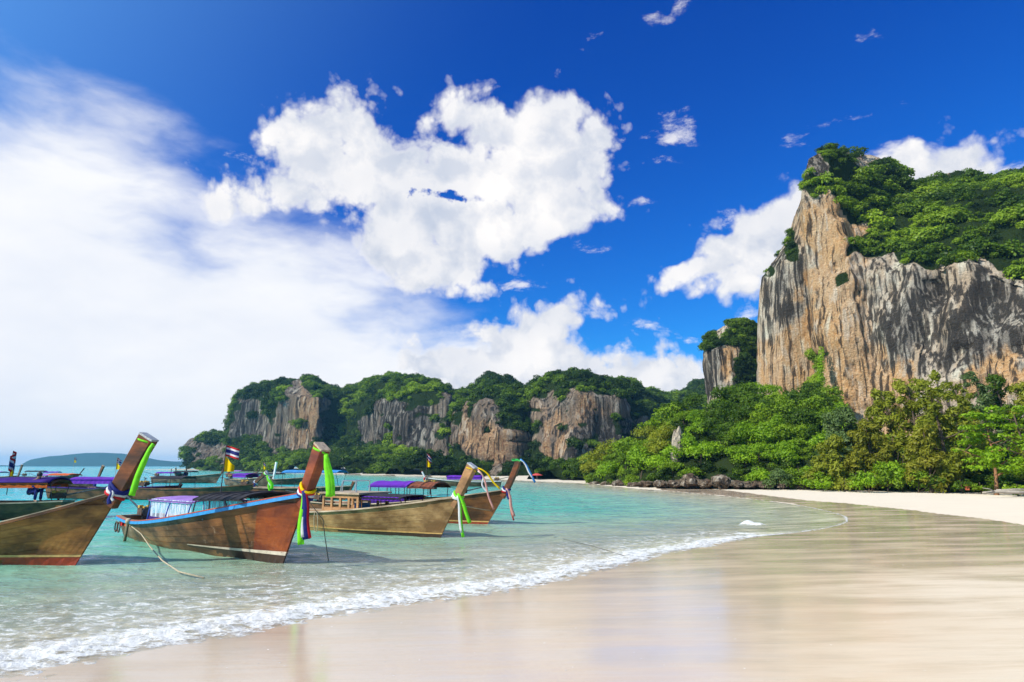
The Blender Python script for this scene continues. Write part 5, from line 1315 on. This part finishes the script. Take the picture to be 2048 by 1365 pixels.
# bumper bundle hanging on blue boat
pb = b2.world(H2.pt(.20, 1, -1, .08)); e = empty('rope_fender', pb, 0, 'knotted pale rope fender hanging over the side of the blue trimmed boat', 'fender')
MB().tube([(0, -.02, .10), (.02, -.03, 0), (0, -.03, -.10)], [.06, .11, .05], 8).build('knot', ROPE, e, True)
MB().tube([(0, -.04, -.05), (-.01, -.05, -.4), (-.06, -.02, -.78)], [.05, .04, .055], 7).build('fender_tail', simple('old_rope', (.17, .15, .09), .9), e, True)
pb = b3.world(H3.pt(.40, 1, -1, .05)); e = empty('rope_loop', pb, b3.h, 'loop of rope slung over the side of the cabin boat', 'rope', None)
MB().tube([(.10 * math.sin(t) - .04, -.05 - .03 * math.cos(t), -.33 + .40 * math.cos(t)) for t in np.linspace(0, 5.6, 16)], .016, 6).build('loop', ROPE, e, True)
pb = b2.world(H2.pt(0, .8, -1, .05)); e = empty('tyre_fender', pb, b2.h, 'brown hoop fenders hanging at the round stern of the blue trimmed boat', 'fender')
for k in (0, .28): MB().tube([(-.05 + k, .02 - .1 * k + .02 * math.cos(t), -.12 + .17 * math.cos(t)) if False else (-.05 + k + .12 * math.sin(t), -.04, -.14 + .17 * math.cos(t)) for t in np.linspace(0, 6.28, 13)], .022, 6).build('hoop', RUST, e, True)

# ------------------------------------------------------------------ boats farther out
def far_boat(px, py, L, B, hb, hs, hd, label, hullm, gun=None, prow_=(.9, .2, .24), postm=None, cap=None, can=None, canz=1.25, eng=True, pang=62, curve=0, floor_=True, extra=None, group='longtail boats moored farther out', pb=None):
    H = Hull(L, B, hb, hs, 60, 2.0, stern_w=.55, full=.45)
    b = Boat('longtail_boat', label, H, gp(px, py), R(hd), hullm, group, planks=0)
    if gun is not None: b.gunwale(gun, .09, .06, .02, .0)
    b.prow(prow_[0], prow_[1], prow_[2], .14, .17, pang, postm or W_POST, cap or CAPB, curve)
    b.floor(.3)
    b.thwarts([.3, .5, .7], W_CAB)
    for c in (can or []):
        b.canopy(c[0], c[1], c[3] if len(c) > 3 else canz, B * .85, c[2], .14, 2, DPOST, c[4] if len(c) > 4 else None, curt=(.0, .35))
    if eng: b.engine(.05, RUST, .25, L * .25, .9, 12)
    return b
# dark boat lying behind the blue trimmed one
b5 = far_boat(490, 1003, 9.0, 1.8, 1.15, .75, -14, 'dark hulled longtail boat moored just behind the black canopy', W_DRK, W_DRK, (1.25, .22, .26), W_DRK, CAPG, [(.2, .45, BLACKC, 1.55)], curve=-.05, pang=44)
wrap(b5, .15, (.16, .12), [NAVY, WHITE], 'navy and white sash on the dark boat behind the black canopy', [(NAVY, .25, .1, .03, 0, .02)])
wrap(b5, 1.15, (.16, .13), [LIME, WHITE], 'lime and white ribbon curling from the dark prow behind the black canopy', [(LIME, .80, .22, .40, 0, -.12), (WHITE, .60, .12, .28, 0, .1), (LIME, 1.05, .14, .28, .02, .12)], 'ribbons tied at the prow tops', 'ribbon', 'ribbon', .08)
# boat with orange rusty canopy at the left edge
b6 = far_boat(-285, 1042, 8.5, 2.0, 1.1, .7, 187, 'longtail boat with a ragged orange canopy, half hidden behind the left edge boat', W_DRK, W_PALE, (1.0, .2, .24), can=[(.05, .5, BROWNC, 1.62)], eng=True)
c6 = b6.canopy(.06, .48, 1.72, 1.8, PURP_D, .16, 0, DPOST, ORANGE, curt=(.05, .30), name='awning')
# big purple canopy boat
b7 = far_boat(345, 1000, 10.5, 2.0, 1.0, .75, -12, 'longtail boat under a long bright purple awning', W_DRK, PURP_D, (.1, .2, .24), can=[(.22, .58, PURPLE, 1.45, PURPLE), (.02, .16, PURP_D, 1.2)], eng=False)
b7b = far_boat(128, 991, 6.5, 1.6, .9, .55, 188, 'small brown longtail boat between the purple awning and the ragged canopy', W_FAR, None, (.1, .15, .15), eng=True)
b8 = far_boat(186, 979, 8.4, 1.9, 1.05, .7, -22, 'longtail boat with teal trim, orange canopy and a leaning dark prow', W_FAR, P_TEAL, (1.45, .26, .34), W_DRK, CAPB, can=[(.25, .60, ORANGE, 1.45), (.05, .24, LILAC, 1.4)], pang=66)
wrap(b8, .0, (.22, .17), [ORANGE, REDC], 'orange red cloth wound round the leaning dark prow', [(NAVY, .75, .30, -2.0 + 1.9, 0, .02)])
b9 = far_boat(150, 962, 8.0, 1.7, .95, .6, 8, 'longtail boat with a dark open canopy and a green ribbon on its prow', W_DRK, None, (1.2, .14, .14), can=[(.1, .4, BLACKC, 1.5), (.42, .65, PURPLE, 1.35)], pang=58)
b10 = far_boat(28, 968, 8.5, 1.9, 1.1, .8, -15, 'longtail boat with a lilac roof and pale grey prow near the left edge', W_FAR, W_PALE, (1.5, .26, .30), W_FAR, CAPG, can=[(.2, .7, LILAC, 1.5)], pang=74)
b11 = far_boat(352, 957, 7.5, 2.0, 1.0, .75, -75, 'bare longtail boat pointing at the beach below the blue hills', W_FAR, W_PALE, (1.1, .3, .3), W_DRK, CAPB, pang=70)
b12 = far_boat(432, 967, 10.5, 1.9, 1.35, .75, -14, 'longtail boat with a low purple canopy left of the national flag', W_FAR, W_PALE, (1.0, .2, .24), W_DRK, GREENC, can=[(.1, .36, PURPLE, 1.4), (.36, .62, BLACKC, 1.55)])
b13 = far_boat(540, 974, 9.5, 2.0, 1.25, .7, -38, 'grey longtail boat with a white wrapped prow and purple box canopy', W_FAR, W_PALE, (1.6, .26, .30), WHITE, GREENC, can=[(.25, .55, PURPLE, 1.35, PURPLE)], pang=78)
b14 = far_boat(628, 970, 9.5, 1.9, 1.1, .6, -10, 'brown longtail boat with purple seats beside the blue awning', W_FAR, W_PALE, (.9, .2, .24), can=[(.15, .34, PURPLE, 1.0), (.0, .5, BLACKC, 1.35)])
b15 = far_boat(690, 1000, 9.0, 1.9, 1.0, .75, -16, 'longtail boat with a bright blue awning behind the blue trimmed prow', W_DRK, W_PALE, (.3, .2, .2), can=[(.45, .9, BLUEC, 1.95)], eng=True)
b16 = far_boat(858, 973, 8.6, 1.7, 1.0, .5, 172, 'small longtail boat with white gunwale and purple canopy out in open water', W_FAR, WHITE, (.8, .16, .18), WHITE, REDC, can=[(.25, .7, PURPLE, 1.15, PURPLE)])
wrap(b16, .0, (.16, .13), [REDC], 'red cloth on the bow of the small open water boat', [(REDC, .35, .2, -.05, 0, .02)])
b17 = far_boat(510, 955, 7.5, 1.7, 1.0, .6, -20, 'distant longtail boat with a red and white load below the headland', W_FAR, REDC, (.6, .15, .15), can=[(.2, .5, LILAC, 1.3)])
# loose engines seen over the blue gunwale belong to boats behind
b18 = far_boat(700, 1012, 7.6, 1.7, .75, .62, 164, 'low dark boat with its ochre engine showing over the blue gunwale', W_DRK, P_TEAL, (.1, .1, .1), eng=True)
b18.engine(.30, RUST, .9, .8, 1.25, 20)
for (px, py, Y_, h_, lab) in [(143, 962, 0, 2.0, 'flagpole above the dark canopy boat, left of the leaning prow'), (229, 962, 0, 2.2, 'flagpole right of the leaning dark prow before the blue hills'), (524, 962, 0, 2.0, 'flagpole with yellow pennant on the grey boat'), (456, 960, 0, 1.4, 'short flagpole on the boats below the national flag'), (338, 985, 1, 2.6, 'thin bare mast between the left prow and the plastic curtain')]:
    Yb = {143: b9, 229: b7, 524: b13, 456: b12, 338: b7}[px]; Yy = Yb.e.location.y
    p = at(px, py, Yy); top_ = at(px, {143: 915, 229: 916, 524: 925, 456: 928, 338: 938}[px], Yy)[2]; z0 = Yb.H.hs
    p[2] = z0; 
    if px == 338:
        e = empty('mast', p, 0, lab, 'mast'); MB().tube([(0, 0, 0), (0, 0, top_ - z0)], .03, 6).build('pole', DPOST, e)
    else: flag_pole(p, top_ - z0, lab, .5, .34, fold=.7, ys=1.3)
p15 = b6.world((1.6, .1, 1.9))
flag_pole(at(13, 990, b6.e.location.y + .3), 2.0, 'dark flagpole with limp flag and yellow pennant at the left edge', .35, .62, fold=.22, ys=.75)

# ------------------------------------------------------------------ person in navy on the ragged canopy boat
def person(loc, rz, label, scale=1.0):
    e = empty('person', loc, rz, label, 'person'); e.scale = (scale,) * 3
    J = {'pel': (0, 0, .0), 'sp': (0.10, 0, .24), 'ch': (.22, 0, .46), 'nk': (.30, 0, .60), 'hd': (.35, 0, .72), 'ht': (.37, 0, .84),
         'ls': (.22, .18, .50), 'le': (.34, .24, .26), 'lh': (.55, .16, .16), 'rs_': (.22, -.18, .50), 're': (.34, -.24, .26), 'rh': (.55, -.14, .16),
         'lk': (.42, .14, .10), 'lf': (.40, .14, -.36), 'lt': (.56, .15, -.40), 'rk': (.42, -.14, .10), 'rf': (.40, -.14, -.36), 'rt': (.56, -.15, -.40), 'lhp': (.02, .10, .0), 'rhp': (.02, -.10, .0)}
    rad = {'pel': .15, 'sp': .15, 'ch': .16, 'nk': .06, 'hd': .095, 'ht': .08, 'ls': .075, 'le': .05, 'lh': .035, 'rs_': .075, 're': .05, 'rh': .035, 'lk': .07, 'lf': .045, 'lt': .035, 'rk': .07, 'rf': .045, 'rt': .035, 'lhp': .10, 'rhp': .10}
    E = [('pel', 'sp'), ('sp', 'ch'), ('ch', 'nk'), ('nk', 'hd'), ('hd', 'ht'), ('ch', 'ls'), ('ls', 'le'), ('le', 'lh'), ('ch', 'rs_'), ('rs_', 're'), ('re', 'rh'), ('pel', 'lhp'), ('lhp', 'lk'), ('lk', 'lf'), ('lf', 'lt'), ('pel', 'rhp'), ('rhp', 'rk'), ('rk', 'rf'), ('rf', 'rt')]
    ks = list(J); me = bpy.data.meshes.new('body'); me.from_pydata([J[k] for k in ks], [(ks.index(a), ks.index(b)) for a, b in E], [])
    o = link_mesh('body', me, e); o.modifiers.new('skin', 'SKIN')
    for i, k in enumerate(ks): me.skin_vertices[0].data[i].radius = (rad[k],) * 2
    me.skin_vertices[0].data[0].use_root = True
    sd_ = o.modifiers.new('sub', 'SUBSURF'); sd_.levels = 1; sd_.render_levels = 1
    me.materials.append(SKIN)
    def puff(name, pts, rr, m_): MB().tube(pts, rr, 10).build(name, m_, e, True)
    puff('shirt', [(-.02, 0, -.02), (.08, 0, .22), (.21, 0, .46), (.26, 0, .54)], [.17, .175, .19, .10], NAVY)
    for s_ in (1, -1):
        puff('sleeve', [(.21, .14 * s_, .50), (.34, .24 * s_, .26), (.50, .17 * s_, .18)], [.095, .07, .055], NAVY)
        puff('trouser_leg', [(.0, .09 * s_, .0), (.42, .14 * s_, .10), (.40, .14 * s_, -.30)], [.13, .09, .06], NAVY)
    rock = bmesh.new(); bmesh.ops.create_icosphere(rock, subdivisions=2, radius=.115); me2 = bpy.data.meshes.new('hair'); rock.to_mesh(me2); rock.free(); me2.materials.append(HAIR)
    h = link_mesh('hair', me2, e); h.location = (.33, 0, .80); h.scale = (1.05, .95, 1)
    return e
person(at(62, 985, b6.e.location.y - .1), R(-10), 'dark haired person in navy clothes crouching on the ragged canopy boat')
person(at(66, 985, b6.e.location.y + 30) * 0 + np.array([b12.e.location.x, b12.e.location.y, 1.05]), R(100), 'far off person sitting on the boat with the low purple canopy')

# ------------------------------------------------------------------ shell fragments on the sand
rs = np.random.default_rng(91); V, F = [], []
for i in range(190):
    px, py = rs.uniform(-200, 2250), 1010 + 350 * rs.random() ** .7
    p = gp(px, py, .25); X_, Y_ = np.array([p[0]]), np.array([p[1]]); s_ = sdist(X_, Y_)
    if s_[0] < .4: continue
    z = ground_z(X_, Y_, s_)[0]; r = rs.uniform(.005, .012); a = rs.random() * 6.28; o_ = len(V)
    for k in range(5): V.append((p[0] + r * math.cos(a + k * 1.257) * (1 + .3 * rs.random()), p[1] + r * math.sin(a + k * 1.257), z + .002))
    V.append((p[0], p[1], z + r * .6)); F += [(o_ + k, o_ + (k + 1) % 5, o_ + 5) for k in range(5)]
tag(mesh_obj('shell_scatter', V, F, simple('shell', (.72, .66, .58), .6, var=.4, scale=60)), 'tiny shell fragments scattered on the wet sand', kind='stuff')
